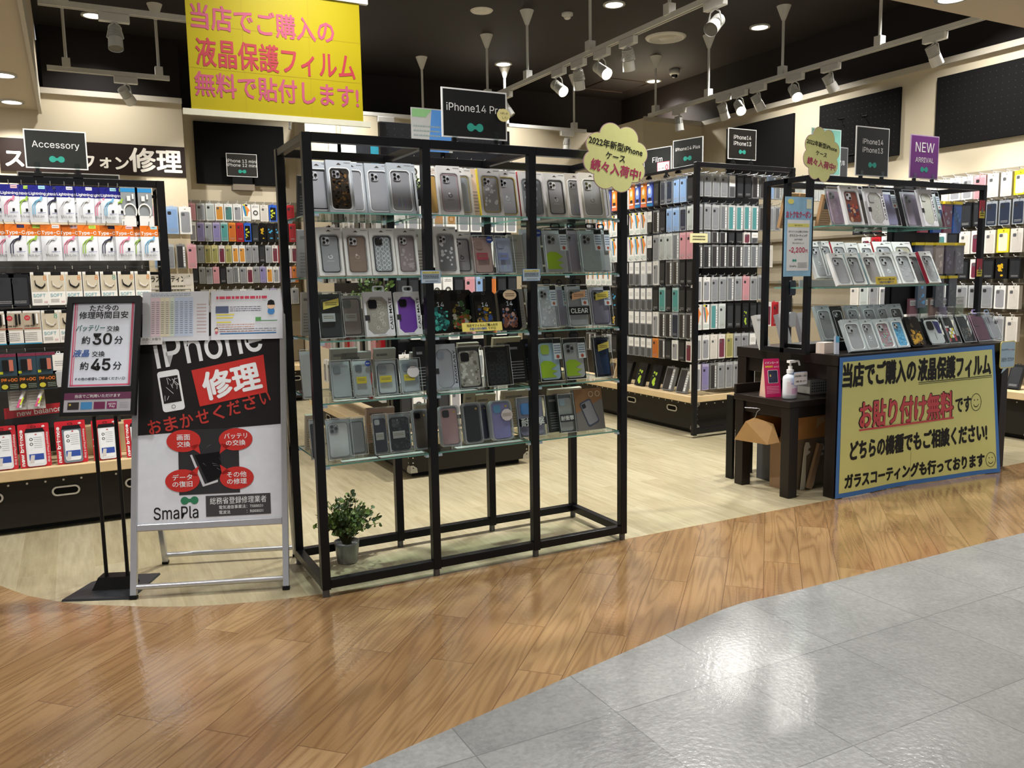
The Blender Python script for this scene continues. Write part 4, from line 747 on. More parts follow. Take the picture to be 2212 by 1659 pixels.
def win_spec(w, h, d=.022, carton='d9d9da', liner='c2c4c6', case='85878c', rim=None, cam=None, n=3, pat=None, seed=0, patc=('dfe2e6',), side=None):
    b = MB(); m = M('#'+carton, .5); iw, ih = w*.76, h*.79; cz = h*.452; inn = rrect(iw, ih, iw*.19, 5, 0, cz); ms = M('#'+side, .5) if side else m
    b.ring(rect(-w/2, 0, w/2, h), inn, 0, .007, m, M('#'+liner, .5)); b.box(-w/2, .007, 0, w/2, d, h, m)
    b.ring(rrect(iw*1.08, ih*1.04, iw*.2, 5, 0, cz), inn, -.0004, 0, M('#f1f1f1' if carton[0] in 'abc9' else '#'+liner, .5))
    if side: b.box(-w/2-.0006, .0004, 0, -w/2, d, h, ms)
    b.flat([(-w*.1, h*.915), (w*.1, h*.915), (0, h*.952)], -.0005, HOLE); b.lines(-w*.3, w*.3, h*.018, h*.034, 1, -.0005, M('#8c8c90'), .5, seed); b.lines(w*.2, w*.46, h*.945, h*.965, 1, -.0005, M('#77777a'), .7, seed+1)
    return [('carton', b.mesh('carton'), []), case_part(iw*.93, ih*.955, 0, cz, .003, case, rim, cam, n, pat, seed, patc=patc, th=.0038)]
def shell(w, h, d, m=CLEAR):
    b = MB(); v = [(x, y, z) for z in (0, h) for y in (0, d) for x in (-w/2, w/2)]
    b.add(v, [(0, 1, 5, 4), (2, 6, 7, 3), (0, 4, 6, 2), (1, 3, 7, 5), (4, 5, 7, 6), (0, 2, 3, 1)], m); e = M('#dfe5ea', .15, coat=.6); t = .0011
    for x in (-w/2, w/2-t): b.box(x, -.0003, 0, x+t, .0008, h, e)
    b.box(-w/2, -.0003, h-t*1.6, w/2, .0008, h, e); b.box(-w/2, -.0003, 0, w/2, .0008, t*1.6, e)
    return ('clear_box', b.mesh('clear_box'), [])
def tab(w, h, d, m): 
    b = MB(); b.ring(rrect(w*.42, .03, .009, 3, w*.08, h+.012), rrect(w*.3, .014, .006, 3, w*.08, h+.014), d*.5, d*.5+.001, m, back=True); return ('hang_tab', b.mesh('hang_tab'), [])
def pale(c, f):
    v = [int(c[i:i+2], 16) for i in (0, 2, 4)]
    return c if sum(v)/3 < 90 else '%02x%02x%02x' % tuple(int(a+(255-a)*f) for a in v)
def clear_spec(w, h, d=.024, case='8b8e94', rim=None, cam=None, n=3, pat=None, seed=0, patc=('cfd4da',), back='b9bdc2', strip=None, sticker=None, tag_=None, hang=None, note=None, text=None):
    case, back = pale(case, .22), pale(back, .3)
    sp = [shell(w, h, d), ('insert', MB().box(-w*.47, d-.003, .004, w*.47, d-.001, h*.975, M('#'+back, .4)).mesh('insert'), [])]
    sp.append(case_part(w*.8, h*.84, -.02*w, h*.47, d*.45, case, rim, cam, n, pat, seed, patc=patc))
    if strip:                                                       # narrow printed strip at the top corner
        b = MB(); b.box(w*.14, .001, h*.5, w*.46, .0018, h*.97, M('#e9edf2', .35)); b.flat(rect(w*.14, h*.87, w*.46, h*.97), .0008, INK); b.lines(w*.17, w*.43, h*.62, h*.84, 4, .0008, M('#4b6a9a'), .4, seed); b.flat(disc(w*.3, h*.56, w*.07, 10), .0008, M('#b8523a')); b.text('Disk 14', w*.3, h*.92, .0005, WHITE, w=w*.24) if False else None
        sp.append(('label_strip', b.mesh('label_strip'), []))
    if sticker: sp.append(('round_sticker', MB().prism(disc(w*.3, h*.88, w*.15, 16), -.0006, 0, M('#'+sticker, .4)).lines(w*.2, w*.4, h*.86, h*.9, 2, -.0008, WHITE, .5, seed).mesh('round_sticker'), []))
    if tag_: sp.append(('label_card', MB().box(-w*.36, .001, h*.36, w*.16, .0016, h*.54, M('#'+tag_, .4)).lines(-w*.3, w*.1, h*.42, h*.5, 2, .0006, M('#8a8060'), .4, seed).mesh('label_card'), []))
    if note: sp.append(('handwritten_note', MB().prism([(-w*.3, h*.62), (w*.34, h*.7), (w*.36, h*.86), (-w*.28, h*.78)] if note[0] != '_' else disc(w*.1, h*.6, w*.3, 14, w*.26), -.002, -.001, M('#'+note.strip('_'), .5)).lines(-w*.2, w*.26, h*.7, h*.78, 2, -.0024, M('#5b4a40'), .35, seed).mesh('handwritten_note'), []))
    if hang: sp.append(tab(w, h, d, M('#'+hang, .4)))
    if text: sp.append(('printed_band', MB().box(-w*.48, .001, h*.28, w*.48, .0016, h*.47, M('#1a1b1d', .35)).text(text, 0, h*.375, .0006, WHITE, w=w*.8, bold=.015).mesh('printed_band'), []))
    return sp
def oct_spec(w, h, d=.022, case='9a9a98', pat=None, seed=0, patc=('d7d5d0',), frame='dedfe4', vtext='CASE·MATE', hang='d6d6da', n=3, cam='14141a'):
    b = MB(); m = M('#'+frame, .4); iw, ih = w*.74, h*.84; inn = octa(iw, ih, iw*.24, -.05*w, h*.47)
    b.ring(rect(-w/2, 0, w/2, h), inn, 0, .006, m); b.box(-w/2, .006, 0, w/2, d, h, m); b.flat(rect(-w*.5, h*.36, -w*.33, h*.48), -.0006, M('#26262a')); b.lines(-w*.1, w*.2, .02*h, .035*h, 1, -.0005, M('#888'), .5, seed)
    b.text(vtext, w*.41, h*.5, -.0006, INK, w=h*.72, h=w*.1, rot=math.pi/2, bold=.01)
    c = case_part(iw*.98, ih*.98, -.05*w, h*.47, .0062, case, None, cam, n, pat, seed, patc=patc, th=.001)
    c2 = MB(); c2.prism(octa(iw*.97, ih*.97, iw*.23, -.05*w, h*.47), .003, .0055, M('#'+case, .25, coat=.5))
    q = random.Random(seed)
    for k in range(24 if pat else 0): x, z = -.05*w+q.uniform(-.36, .36)*iw, h*.47+q.uniform(-.4, .4)*ih; r = iw*q.uniform(.06, .11); c2.ring(disc(x, z, r, 6), disc(x, z, r*.84, 6), .0026-.00001*k, .003, M('#'+patc[0], .3))
    sp = [('carton', b.mesh('carton'), []), ('phone_case', c2.mesh('phone_case'), [('camera_bump', camera_island(iw, -.05*w-iw*.2, h*.47+ih*.5-iw*.34, .003, M('#'+cam, .3), 0, .4))])]
    if hang: sp.append(tab(w, h, d, M('#'+hang, .4)))
    return sp
def art_spec(w, h, d=.026, patc=('2fa59a', '1d5f60'), seed=0, num='14'):
    b = MB(); k = M('#131417', .3, coat=.3); b.prism(octa(w, h, w*.12, 0, h/2), .004, d, k); b.ring(rrect(w*.14, .012, .005, 3, 0, h*.95), rrect(w*.1, .007, .003, 3, 0, h*.95), .003, .004, M('#4a4d50')); b.text('Disk', w*.3, h*.05, .0035, M('#c9cdd0'), w=w*.18) if False else None
    c = MB(); c.prism(rrect(w*.8, h*.84, w*.13, 5, -.03*w, h*.48), 0, .004, M('#0d0e11', .2, coat=.6)); q = random.Random(seed)
    for j in range(110):
        x, z = q.uniform(-.33, .27)*w, h*(.1+abs(q.gauss(0, .2))); r = w*q.uniform(.02, .1)
        if z < h*.72: c.flat(disc(x, z, r, 7, r*q.uniform(.4, 1.4)), -.0003-.00001*j, M('#'+q.choice(patc), .35))
    if num.strip(): c.text(num, -.0*w, h*.66, -.0012, M('#c8ced6', .3), h=h*.11)
    c.prism(rrect(w*.28, w*.28, w*.07, 4, -.26*w, h*.83), -.0008, 0, M('#050506', .3))
    return [('carton', b.mesh('carton'), []), ('phone_case', c.mesh('phone_case'), [])]
def blis_spec(w, h, d=.026, case='b98f92', cam='17171b', seed=0, note=None, badge='c9a94e'):
    b = MB(); b.ring(rrect(w, h, w*.2, 6, 0, h/2), rrect(w*.86, h*.93, w*.16, 6, 0, h/2), 0, d, M('#c3c8ce', .25, kind='haze'), back=True); b.prism(rrect(w*.98, h*.99, w*.2, 6, 0, h/2), d-.001, d, M('#a9adb2', .4))
    c = case_part(w*.78, h*.87, 0, h*.49, .008, case, None, cam, 0, None, seed); f = MB(); f.flat(rrect(w*.86, h*.93, w*.16, 6, 0, h/2), .001, CLEAR)
    sp = [('blister', b.mesh('blister'), []), c, ('clear_window', f.mesh('clear_window'), [])]
    if badge: sp.append(('badge', MB().prism(disc(w*.26, h*.84, w*.055, 10), .0065, .008, M('#'+badge, .3, .4)).mesh('badge'), []))
    if note: sp.append(('handwritten_note', MB().prism(disc(w*.24, h*.62, w*.27, 10, w*.25), -.002, -.001, M('#'+note, .5)).lines(w*.06, w*.42, h*.58, h*.67, 3, -.0024, M('#775'), .35, 3).mesh('handwritten_note'), []))
    return sp
def plain_spec(w, h, d, col, lines='8b8b88', spot=None, seed=0):
    b = MB(); b.box(-w/2, 0, 0, w/2, d, h, M('#'+col, .5)); b.lines(-w*.4, w*.4, h*.08, h*.55, 7, -.0005, M('#'+lines), .35, seed); b.lines(-w*.4, w*.1, h*.8, h*.9, 1, -.0005, M('#'+lines), .6, seed+1)
    if spot: b.flat(rect(-w*.3, h*.58, w*.3, h*.9), -.0006, M('#'+spot, .4))
    return [('carton', b.mesh('carton'), [])]
def print_spec(w, h, d=.03):
    b = MB(); b.box(-w/2, 0, 0, w/2, d, h, M('#73716e', .5)); b.flat([(-w/2, h*.42), (w/2, h*.74), (w/2, h), (-w/2, h)], -.0005, M('#8a6640', .55)); b.box(w/2, 0, 0, w/2+.0004, d, h, M('#3a342e'))
    b.X = Matrix.Translation((-.02*w, -.001, h*.42))@Matrix.Rotation(-.35, 4, 'Y'); b.prism(rrect(w*.44, h*.62, .012, 4, 0, 0), -.0004, 0, M('#3c4658', .3)).flat(rrect(w*.37, h*.55, .009, 4, 0, 0), -.0008, M('#85878c', .3)).flat(rrect(w*.14, w*.14, .004, 3, -w*.1, h*.2), -.0012, M('#23252a')); b.X = Matrix.Identity(4)
    for x in (.1, .34): b.ring(disc(w*x, h*.86, w*.09, 14), disc(w*x, h*.86, w*.07, 14), -.0012, -.0006, M('#c9b79c'))
    return [('carton', b.mesh('carton'), [])]
KINDS = dict(win=win_spec, clear=clear_spec, oct=oct_spec, art=art_spec, blis=blis_spec, plain=plain_spec, print=print_spec)
LEAN = math.radians(12)
def lay(entries, z, yb, where, ylay, cat='phone case', grp=None, lean=LEAN):
    """Stand packs on a shelf from where the photograph shows their lower corners and top."""
    for k, (ly, x0, x1, yt, kind, kw, desc) in enumerate(entries):
        Y = ylay[ly]; ybm = yb(0.5*(x0+x1)) if callable(yb) else yb
        X0 = at(x0, ybm, Y=Y).x; X1 = at(x1, ybm, Y=Y).x; w = X1-X0
        h = (at((x0+x1)/2-6, yt, Y=Y+.035).z-z)/math.cos(lean); h = max(.12, min(.23, h)) if z < 3 else h
        kw = dict(kw); rz = kw.pop('rz', 0); d = kw.get('d', .022 if kind in('win', 'oct') else .025)
        sp = KINDS[kind](w, h, **kw); zz = z+.0012+d*math.sin(lean)*(-0)+.001
        t = thing('phone_case_pack', (desc+', '+where), cat, ((X0+X1)/2, Y, zz), (-lean, 0, rz), grp or 'packs standing on the '+where)
        # rest the lower back edge on the shelf
        t.location.z = z+.001+d*math.sin(lean)
        spec_put(sp, t)
W_, C_, O_, A_, B_ = 'win', 'clear', 'oct', 'art', 'blis'
G = dict(carton='b4bcc3', liner='e3e6e8', case='94969b', cam='b2b4b9')
Wt = dict(carton='dcdad8', liner='b9b9ba', case='9a9a9f', cam='b4b5ba')
FR, BK, BB = 3.222, 3.262, 3.30
YL = {0: FR, 1: BK, 2: BB}
P = 'plant-side bay'; Q = 'middle bay'; T = 'cloud-card bay'
lay([(1, 664, 722, 351, W_, dict(G, rim='1a1a1c'), 'grey window box with black-rimmed case, half behind corner post'),
     (0, 713.5, 769, 349, W_, dict(G, case='2c251d', pat='flecks', patc=('7a5a34', '15120f', '4b3621', '0d0c0b'), cam='8d8f96', seed=3), 'grey window box with tortoiseshell case'),
     (1, 745, 794, 354, W_, dict(G), 'grey window box half hidden behind the tortoiseshell one'),
     (1, 797, 850, 356, W_, dict(G), 'grey window box with plain clear case'),
     (0, 845, 899, 355, W_, dict(G, pat='holo'), 'grey window box with violet shimmer stripes'),
     (1, 872, 906, 357, W_, dict(G, rim='222226', n=None), 'grey box sliver behind the shimmer-stripe one')], SH[0], 457, 'top shelf, '+P, YL)
lay([(2, 926, 952, 365, W_, dict(Wt, case='b08c4a', carton='cfc3b6'), 'gold-tinted box sliver beside the black post'),
     (0, 953.5, 1003, 361, W_, dict(Wt, rim='c9a5ab', pat='motif', patc=('43454a', 'e8e8ea'), seed=4), 'white window box with one small motif'),
     (1, 978, 1027, 366, W_, dict(Wt, case='8b9199', rim='b2a26a', n=None), 'white window box with yellow lining behind the motif one'),
     (2, 1018, 1040, 367, 'plain', dict(d=.02, col='d4b9a0'), 'slim beige box'),
     (0, 1042, 1090, 367, W_, dict(Wt, rim='b9a24a', pat='blobs', patc=('d9dbde',), seed=5, side='e8d030'), 'white window box with yellow edge and pale blots'),
     (1, 1078, 1125, 371, W_, dict(Wt, liner='b7a45e', pat='motif', patc=('c5c7cb', 'dfe1e4'), seed=6), 'white window box behind the yellow-edged one')], SH[0], 463, 'top shelf, '+Q, YL)
lay([(1, 1128, 1183, 374, W_, dict(Wt, case='7b8288', pat='blobs', patc=('b9c2c8', '99a4ac', 'd5dade'), seed=7, side='b02330'), 'white box with red edge and busy pale print'),
     (0, 1185, 1229, 377, W_, dict(Wt, rim='2a2b2e', cam='d5d7da', pat='motif', patc=('d9dbdf', '2a2b2e'), seed=8), 'white window box with dark-rimmed case'),
     (1, 1230, 1270, 377, W_, dict(Wt, carton='b3aca4', pat='holo'), 'grey-beige window box, half hidden'),
     (0, 1261, 1310, 376, W_, dict(Wt, carton='cfc9c4', pat='motif', patc=('6e7075', 'a9abb0')), 'white-grey window box with faint motif'),
     (1, 1283, 1322, 382, W_, dict(Wt, carton='8d8a87', n=None), 'dull grey box edge at the bay end')], SH[0], 467, 'top shelf, '+T, YL)
lay([(0, 691, 746, 494, W_, dict(Wt, rim='222226', case='8b8e93', pat='motif', patc=('d6d8dc', '7b7d82')), 'white window box with thick black-rimmed case'),
     (0, 750, 804, 496, W_, dict(Wt, case='7d6c62', rim='5f5048', pat='motif', patc=('a8988e', 'c9bdb5')), 'white window box with brownish case'),
     (0, 806, 859, 496, W_, dict(Wt, rim='1f2023', case='8b8e93', pat='cells', patc=('d4e0e4',), cam='1f2024'), 'white window box with black-rimmed case and pale print'),
     (0, 861, 908, 496, W_, dict(Wt, case='83787a', rim='6d5d5c', pat='blobs', patc=('9b9296',), seed=9), 'white window box with dusky pink case'),
     (2, 893, 925, 497, 'plain', dict(d=.02, col='d9d9d6'), 'plain white box back beside the post')], SH[1], 597, 'second shelf, '+P, YL)
lay([(0, 946, 994, 492, W_, dict(Wt, case='6f7277', pat='blobs', patc=('d8dadd', 'cfd2d6'), seed=10, rim='8d8580'), 'white window box with snow-like pale patches'),
     (1, 980, 1026, 504, W_, dict(Wt, rim='3a3b3f', pat='motif', patc=('3c3d42', '55565a')), 'white window box behind the snow-patched one'),
     (0, 1028, 1074, 511, C_, dict(case='a37d78', back='8f6a67', n=0, cam='a88a86', sticker='23408e', tag_='b0485a'), 'clear box with rose case and blue sticker'),
     (0, 1077, 1116, 512, C_, dict(case='8a8fa8', back='8d92ad', n=0, cam='9aa0b8', tag_='7d86b8', pat='holo'), 'clear box with bluish shimmering case'),
     (1, 1105, 1138, 509, 'plain', dict(d=.02, col='a5a69c'), 'grey-green box back')], SH[1], 593, 'second shelf, '+Q, YL)
lay([(1, 1134, 1181, 494, C_, dict(case='a6a9ad', sticker='203c96', back='b6b9c4', n=None), 'clear box with blue sticker behind the post'),
     (0, 1184, 1235, 496, C_, dict(case='9a9ca0', pat='swoosh', strip=1, hang='111112', back='a9abad'), 'clear box with lime-green printed flash'),
     (1, 1226, 1262, 496, C_, dict(case='8c7a92', hang='111112', back='9a8f98'), 'clear box with mauve case'),
     (0, 1261, 1310, 496, C_, dict(case='8e9698', pat='blobs', strip=1, hang='111112', patc=('a9b4b2',), seed=11, back='98a3a0'), 'clear box with greenish print and label strip'),
     (1, 1292, 1327, 497, C_, dict(case='8a8d90', strip=1, hang='111112', n=None, back='9a9ea0'), 'clear box edge with label strip at the bay end')], SH[1], 590, 'second shelf, '+T, YL)
lay([(0, 693, 747, 634, C_, dict(case='33383b', back='454a4d', n=0, cam='5a5f62', note='dcd06a', tag_='b9bcbe'), 'dark charcoal case pack with yellow note'),
     (1, 742, 792, 637, C_, dict(case='8c7875', rim='3a3a3c', back='8a8280', n=0, cam='777'*2, tag_='c4c2c0'), 'clear pack with dusty rose case and grey card'),
     (0, 793, 855, 633, O_, dict(case='9b9890', pat='c', patc=('d9d7d0',)), 'white octagon-window box with flower-cell case'),
     (0, 862, 914, 633, O_, dict(case='6a3f9c', cam='0c0c10'), 'white octagon-window box with violet case')], SH[2], 728, 'middle shelf, '+P, YL)
lay([(0, 934, 981, 629, A_, dict(patc=('2b9c96', '57d0c4', '185a5e', '0f3a3e'), seed=1), 'black carton with teal artwork'),
     (1, 973, 1030, 629, A_, dict(patc=('8a7a2a', 'c2483a', 'd9d9d0', '3c6a3a'), seed=2), 'black carton with multicoloured artwork'),
     (0, 1028, 1078, 632, A_, dict(patc=('c9a020', '8a6a12', '2a4a8a', '3a2f10'), seed=3), 'black carton with golden artwork'),
     (0, 1083, 1130, 629, A_, dict(patc=('7a4a3a', 'b08a80', '3a4a6a', '241a18'), seed=4), 'black carton with dim portrait-like artwork'),
     (2, 1105, 1138, 627, 'plain', dict(d=.02, col='b0aeaa'), 'pale grey box edge')], SH[2], 717, 'middle shelf, '+Q, YL)
lay([(2, 1146, 1180, 622, C_, dict(case='b89a9e', n=None), 'rose-tinted clear pack edge beside the post'),
     (0, 1171, 1211, 617, C_, dict(case='a9adb6', pat='flecks', patc=('d5d8de', 'c3c8d2', 'eceef2'), seed=12, strip=1, hang='131314'), 'clear pack with glitter case'),
     (1, 1207, 1233, 618, C_, dict(case='8a7f98', strip=1, hang='131314', n=None), 'clear pack sliver with label strip'),
     (0, 1233, 1279, 617, C_, dict(case='8d9094', strip=1, hang='131314', note='e2b48c', text='CLEAR'), 'clear pack with peach note and black band'),
     (0, 1284, 1328, 619, C_, dict(case='6f6a80', rim='4a4468', strip=1, note='d9c95a', back='b5b3bb'), 'clear pack with lavender-rimmed case and yellow note')], SH[2], 710, 'middle shelf, '+T, YL)
lay([(2, 657, 686, 758, C_, dict(case='b9bbbc', n=None, back='c4c6c6'), 'clear blister seen edge-on behind the corner post'),
     (0, 720, 766, 781, C_, dict(case='93999f', n=0, cam='7f868c', back='9aa0a6'), 'clear pack with smoky case and black corner label'),
     (0, 769, 810, 779, C_, dict(case='9ea3a8', n=0, cam='6b7076', tag_='d9c33c', sticker='2347a0'), 'clear pack with yellow label and blue sticker'),
     (0, 818, 867, 779, C_, dict(case='a4a8ac', rim='2c3450', n=0, cam='8f949c', tag_='d9c33c'), 'clear pack with navy-rimmed case and yellow label'),
     (0, 871, 915, 776, C_, dict(case='9aa2ac', n=0, cam='8e9aa8', tag_='d9c33c', note='_d5ccd0'), 'clear pack with yellow label and round note'),
     (1, 906, 931, 752, 'plain', dict(d=.03, col='24242a', lines='c9ccd2'), 'dark box with white spine print')], SH[3], 861, 'fourth shelf, '+P, YL)
lay([(0, 945, 993, 746, O_, dict(case='a9afba', frame='b4bac6', vtext='MAGEASY', hang=None, cam='8f98a8'), 'pale blue-grey box with cut-corner window'),
     (0, 996, 1049, 750, C_, dict(case='9a9288', pat='flecks', patc=('c9c4bb', 'e3dfd8', '7d766c'), seed=13, cam='141519', n=0, back='2c2b2b', text=None), 'dark pack with glittering strap case'),
     (0, 1055, 1110, 749, C_, dict(case='1d2026', cam='101216', n=0, back='15171c', pat='cells', patc=('2b3038',)), 'black pack with round-patch case'),
     (1, 1106, 1139, 742, 'plain', dict(d=.03, col='1a1a1c', lines='8d8f92'), 'black box edges by the post')], SH[3], 843, 'fourth shelf, '+Q, YL)
lay([(2, 1140, 1168, 735, 'plain', dict(d=.03, col='17191d', lines='5a6a8a'), 'black box edge beside the post'),
     (0, 1170, 1222, 733, C_, dict(case='8fb2c8', pat='swoosh', strip=1, hang='0e0e10', back='1b1d20', cam='a8c04a', n=0), 'black-backed pack with bluish case and lime flash'),
     (0, 1225, 1274, 732, C_, dict(case='a3a4a6', pat='swoosh', strip=1, hang='0e0e10', back='1b1d20'), 'black-backed pack with clear case and lime flash'),
     (0, 1291, 1328, 728, C_, dict(case='2a3c5c', rim='14181f', back='1a2433', n=0, cam='15181e', note='d6c65c'), 'navy pack with yellow slanted note')], SH[3], 822, 'fourth shelf, '+T, YL)
lay([(1, 675, 706, 908, C_, dict(case='2a2b2d', back='8d9094', n=None), 'clear pack with black-rimmed case behind corner post'),
     (0, 711, 766, 906, C_, dict(case='c9cbcd', rim='8d8f92', cam='8d9093', n=3, back='9a9da1', tag_=None, pat=None), 'clear pack with bright silver-white case'),
     (1, 760, 797, 904, C_, dict(case='7d7f82', rim='3a3b3e', back='8f9295', n=None), 'clear pack with grey case, dark rim'),
     (0, 812, 845, 897, C_, dict(case='171c2c', cam='a9acb0', n=0, back='8f9296', tag_='a9a8a6'), 'clear pack with midnight-navy case and grey card'),
     (0, 846, 897, 894, C_, dict(case='1a1b20', cam='26272c', back='86898d', tag_='a9a8a6', pat='flecks', patc=('2a2b31', '15161a'), seed=14), 'clear pack with black marbled case and grey card'),
     (0, 899, 933, 886, B_, dict(case='5d5048'), 'blister pack with brown case')], SH[4], 985, 'lowest shelf, '+P, YL)
lay([(0, 956, 1000, 879, B_, dict(case='c29a9c'), 'blister pack with pale pink case'),
     (0, 1007, 1047, 872, B_, dict(case='141418'), 'blister pack with black case'),
     (1, 1036, 1062, 872, B_, dict(case='1a2140'), 'blister pack with navy case, half hidden'),
     (0, 1066, 1113, 867, B_, dict(case='8b86c0', cam='5a9ac8', note='d6cccc'), 'blister pack with lavender case and scalloped note')], SH[4], 962, 'lowest shelf, '+Q, YL)
lay([(0, 1124, 1186, 859, C_, dict(case='6f6c88', cam='4a8ad0', n=0, back='5c6270', text='耐衝撃'), 'clear pack with mauve case straddling the post'),
     (1, 1190, 1218, 856, 'plain', dict(d=.03, col='2c3532'), 'dark green-grey box edges'),
     (0, 1213, 1247, 853, C_, dict(case='878c86', cam='9fb8c8', n=0, back='4a5250', text='耐衝撃'), 'clear pack with grey-green case and black band'),
     (0, 1249, 1308, 842, 'print', {}, 'brown and grey printed carton picturing a case')], SH[4], 940, 'lowest shelf, '+T, YL)
# backs of packs that face the other side of the open rack, and clear risers
for k, (x0, x1, yt, i, col, sh) in enumerate(((735, 800, 760, 3, 'b5b7b6', 0), (806, 852, 752, 3, 'b9bbba', 0), (885, 925, 760, 3, 'a9abab', 0), (650, 694, 632, 2, 'b4b2ac', 0), (640, 700, 498, 1, '97979a', 0), (642, 690, 382, 0, '2b2c2f', 0), (985, 1030, 740, 3, 'b3a79a', 0), (1060, 1120, 728, 3, 'c9bda4', 0), (1000, 1022, 845, 4, 'b5b09f', 0), (1024, 1066, 850, 4, 'bab49f', 0), (1080, 1150, 842, 4, 'b3ad9c', 0), (1180, 1250, 838, 4, 'aaa597', 0), (1160, 1225, 366, 0, 'd2cfca', 0), (712, 770, 752, 3, 'a9aca8', 0), (655, 690, 895, 4, 'b9b5a8', 0), (790, 850, 880, 4, 'b39c92', 0), (894, 930, 872, 4, 'b5b6b0', 0))):
    z = SH[i]; Y = 3.5; X0, X1 = at(x0, yt+60, Y=Y).x, at(x1, yt+60, Y=Y).x; h = min(.215, at((x0+x1)/2, yt, Y=Y).z-z)
    if h < .06: h = .17
    X0 = max(X0, .835); 
    if X1-X0 < .05: X1 = X0+.06
    t = thing('phone_case_carton', '%s carton back behind the %s row of the open rack, %s along' % ('pale' if col[0] in 'abcd' else 'dark', SHN[i], ORD[k]), 'phone case', ((X0+X1)/2, Y, z+.002), (math.radians(10), 0, 0), 'carton backs behind the open rack'); spec_put(plain_spec(X1-X0, h, .022, col, '77787a', None, k), t)
for k, (b, i, x0, x1) in enumerate(((0, 3, .88, 1.02), (0, 3, 1.05, 1.25), (0, 4, .9, 1.05), (0, 4, 1.06, 1.25), (1, 3, 1.33, 1.5), (1, 4, 1.4, 1.72))):
    t = tag(MB().box(x0, 3.176, SH[i]+.001, x1, 3.18, SH[i]+.022, CLEAR).box(x0, 3.176, SH[i]+.001, x1, 3.21, SH[i]+.004, M('#d7dcd6', .1, coat=.6)).obj('display_riser'), 'clear plastic front lip on the %s shelf, %s riser of the open rack' % (SHN[i], ORD[k]), 'display riser', 'clear risers of the open rack')
# notes on the rack posts and shelves
for k, (px, lab) in enumerate((((931, 598), 'pale blue notice with yellow heading on the second post of the open rack'), ((1148, 594), 'pale blue notice with yellow heading on the third post of the open rack'))):
    t = thing('small_notice', lab, 'notice', at(*px, Y=3.145)); b = MB(); b.box(-.043, 0, -.026, .043, .001, .026, M('#4a83c4', .4)); b.flat(rect(-.0415, -.0245, .0415, .0245), -.0004, M('#b9cddc', .35)); b.flat(rect(-.037, .013, .037, .022), -.0008, M('#e3da84')); b.obj('card', t); MB().text('iPhone13Proもご利用可能です!', 0, .0175, -.0012, INK, w=.07, h=.006).lines(-.035, .035, -.008, .01, 3, -.0012, INK, .5, k).lines(-.025, .03, -.02, -.015, 1, -.0012, M('#445'), .5, k).obj('lettering', t)
t = thing('shelf_card', 'yellow film offer card in front of the black artwork cartons', 'card', at(1043, 715, Y=3.165), (-.2, 0, 0)); MB().box(-.094, 0, 0, .094, .001, .037, M('#e6d873', .4)).obj('card', t); MB().text('当店でフィルムご購入の方', 0, .026, -.001, INK, w=.145, bold=.015).text('お貼り付け無料', -.02, .011, -.001, M('#2a58a8'), w=.08, bold=.02).text('です☺', .045, .011, -.001, INK, w=.036, bold=.01).obj('lettering', t)
t = thing('speech_note', 'peach speech-bubble note stuck on the portrait-like black carton', 'note', at(1101, 637, Y=3.205), (-.2, 0, 0)); MB().prism(disc(0, 0, .033, 14, .022), 0, .001, M('#dcc0a0', .5)).lines(-.022, .022, -.008, .009, 2, -.0006, M('#6a4a3a'), .4, 3).obj('card', t)
# ------------------------------------------------------------------ packs on the counter rack
Cr = 'counter rack'
YC = {0: 3.235, 1: 3.275, 2: 3.315}
W2 = dict(carton='e4e4e4', liner='b4b6b8', case='a2a4a9', cam='b9bbc0', n=2)
lay([(1, 1803, 1833, 405, C_, dict(case='b08aa6', pat='blobs', patc=('c9b4c4',), n=2, back='c3bdc4'), 'clear pack with pinkish lilac case'),
     (0, 1833, 1869, 402, W_, dict(W2, case='7a4438', pat='art', patc=('a04a38', '2a4a6a', '6a2a22', 'c9a080'), seed=3), 'white box with brick-red patterned case'),
     (1, 1864, 1890, 411, O_, dict(case='7a7468', cam='3a3a3c'), 'white octagon box, half hidden'),
     (0, 1884, 1922, 409, O_, dict(case='b4b4b0', cam='a9a9a8', pat='c', patc=('cfd8d0',)), 'white octagon box with shimmering clear case'),
     (1, 1921, 1949, 412, C_, dict(case='8a86b4', strip=1, n=None), 'clear pack with lavender case and label strip'),
     (1, 1966, 2000, 412, C_, dict(case='8f7c98', n=2), 'clear pack with mauve case'),
     (0, 2000, 2029, 410, O_, dict(case='c0c4b8', cam='b0b4b0'), 'white octagon box with iridescent case'),
     (2, 2024, 2044, 416, C_, dict(case='a4b4b2', strip=1, n=None), 'pale clear pack edge')], 1.51, 485, 'upper shelf, '+Cr, YC, lean=math.radians(17))
for (z, ybm, rows) in ((1.176, 614, [(0, 1812, 1843, 550, dict(W2)), (0, 1845, 1875, 549, dict(W2, side='8fa4ac', rim='5d5f64')), (0, 1880, 1911, 549, dict(W2, side='8fa4ac', case='8f8a8e')), (0, 1914, 1948, 547, dict(W2, pat='motif')), (0, 1951, 1984, 546, dict(W2, pat='blobs', patc=('a9abb0',))), (1, 1972, 2004, 548, dict(W2, case='7d7f84')), (0, 2008, 2034, 546, dict(W2, side='a8203a', pat='blobs', patc=('b4b6ba',)))]),):
    for k, (ly, x0, x1, yt, kw) in enumerate(rows): lay([(ly, x0, x1, yt, W_, kw, 'white window box, %s in the front row' % ORD[k])], z, ybm, 'lower shelf, '+Cr, YC, lean=math.radians(25))
tag(MB().box(3.62, 3.40, 1.177, 4.6, 3.56, 1.215, CLEAR).box(3.62, 3.4, 1.177, 4.6, 3.403, 1.216, M('#dfe3e6', .1, coat=.5)).obj('display_riser'), 'long clear riser on the lower shelf of the counter rack', 'display riser')
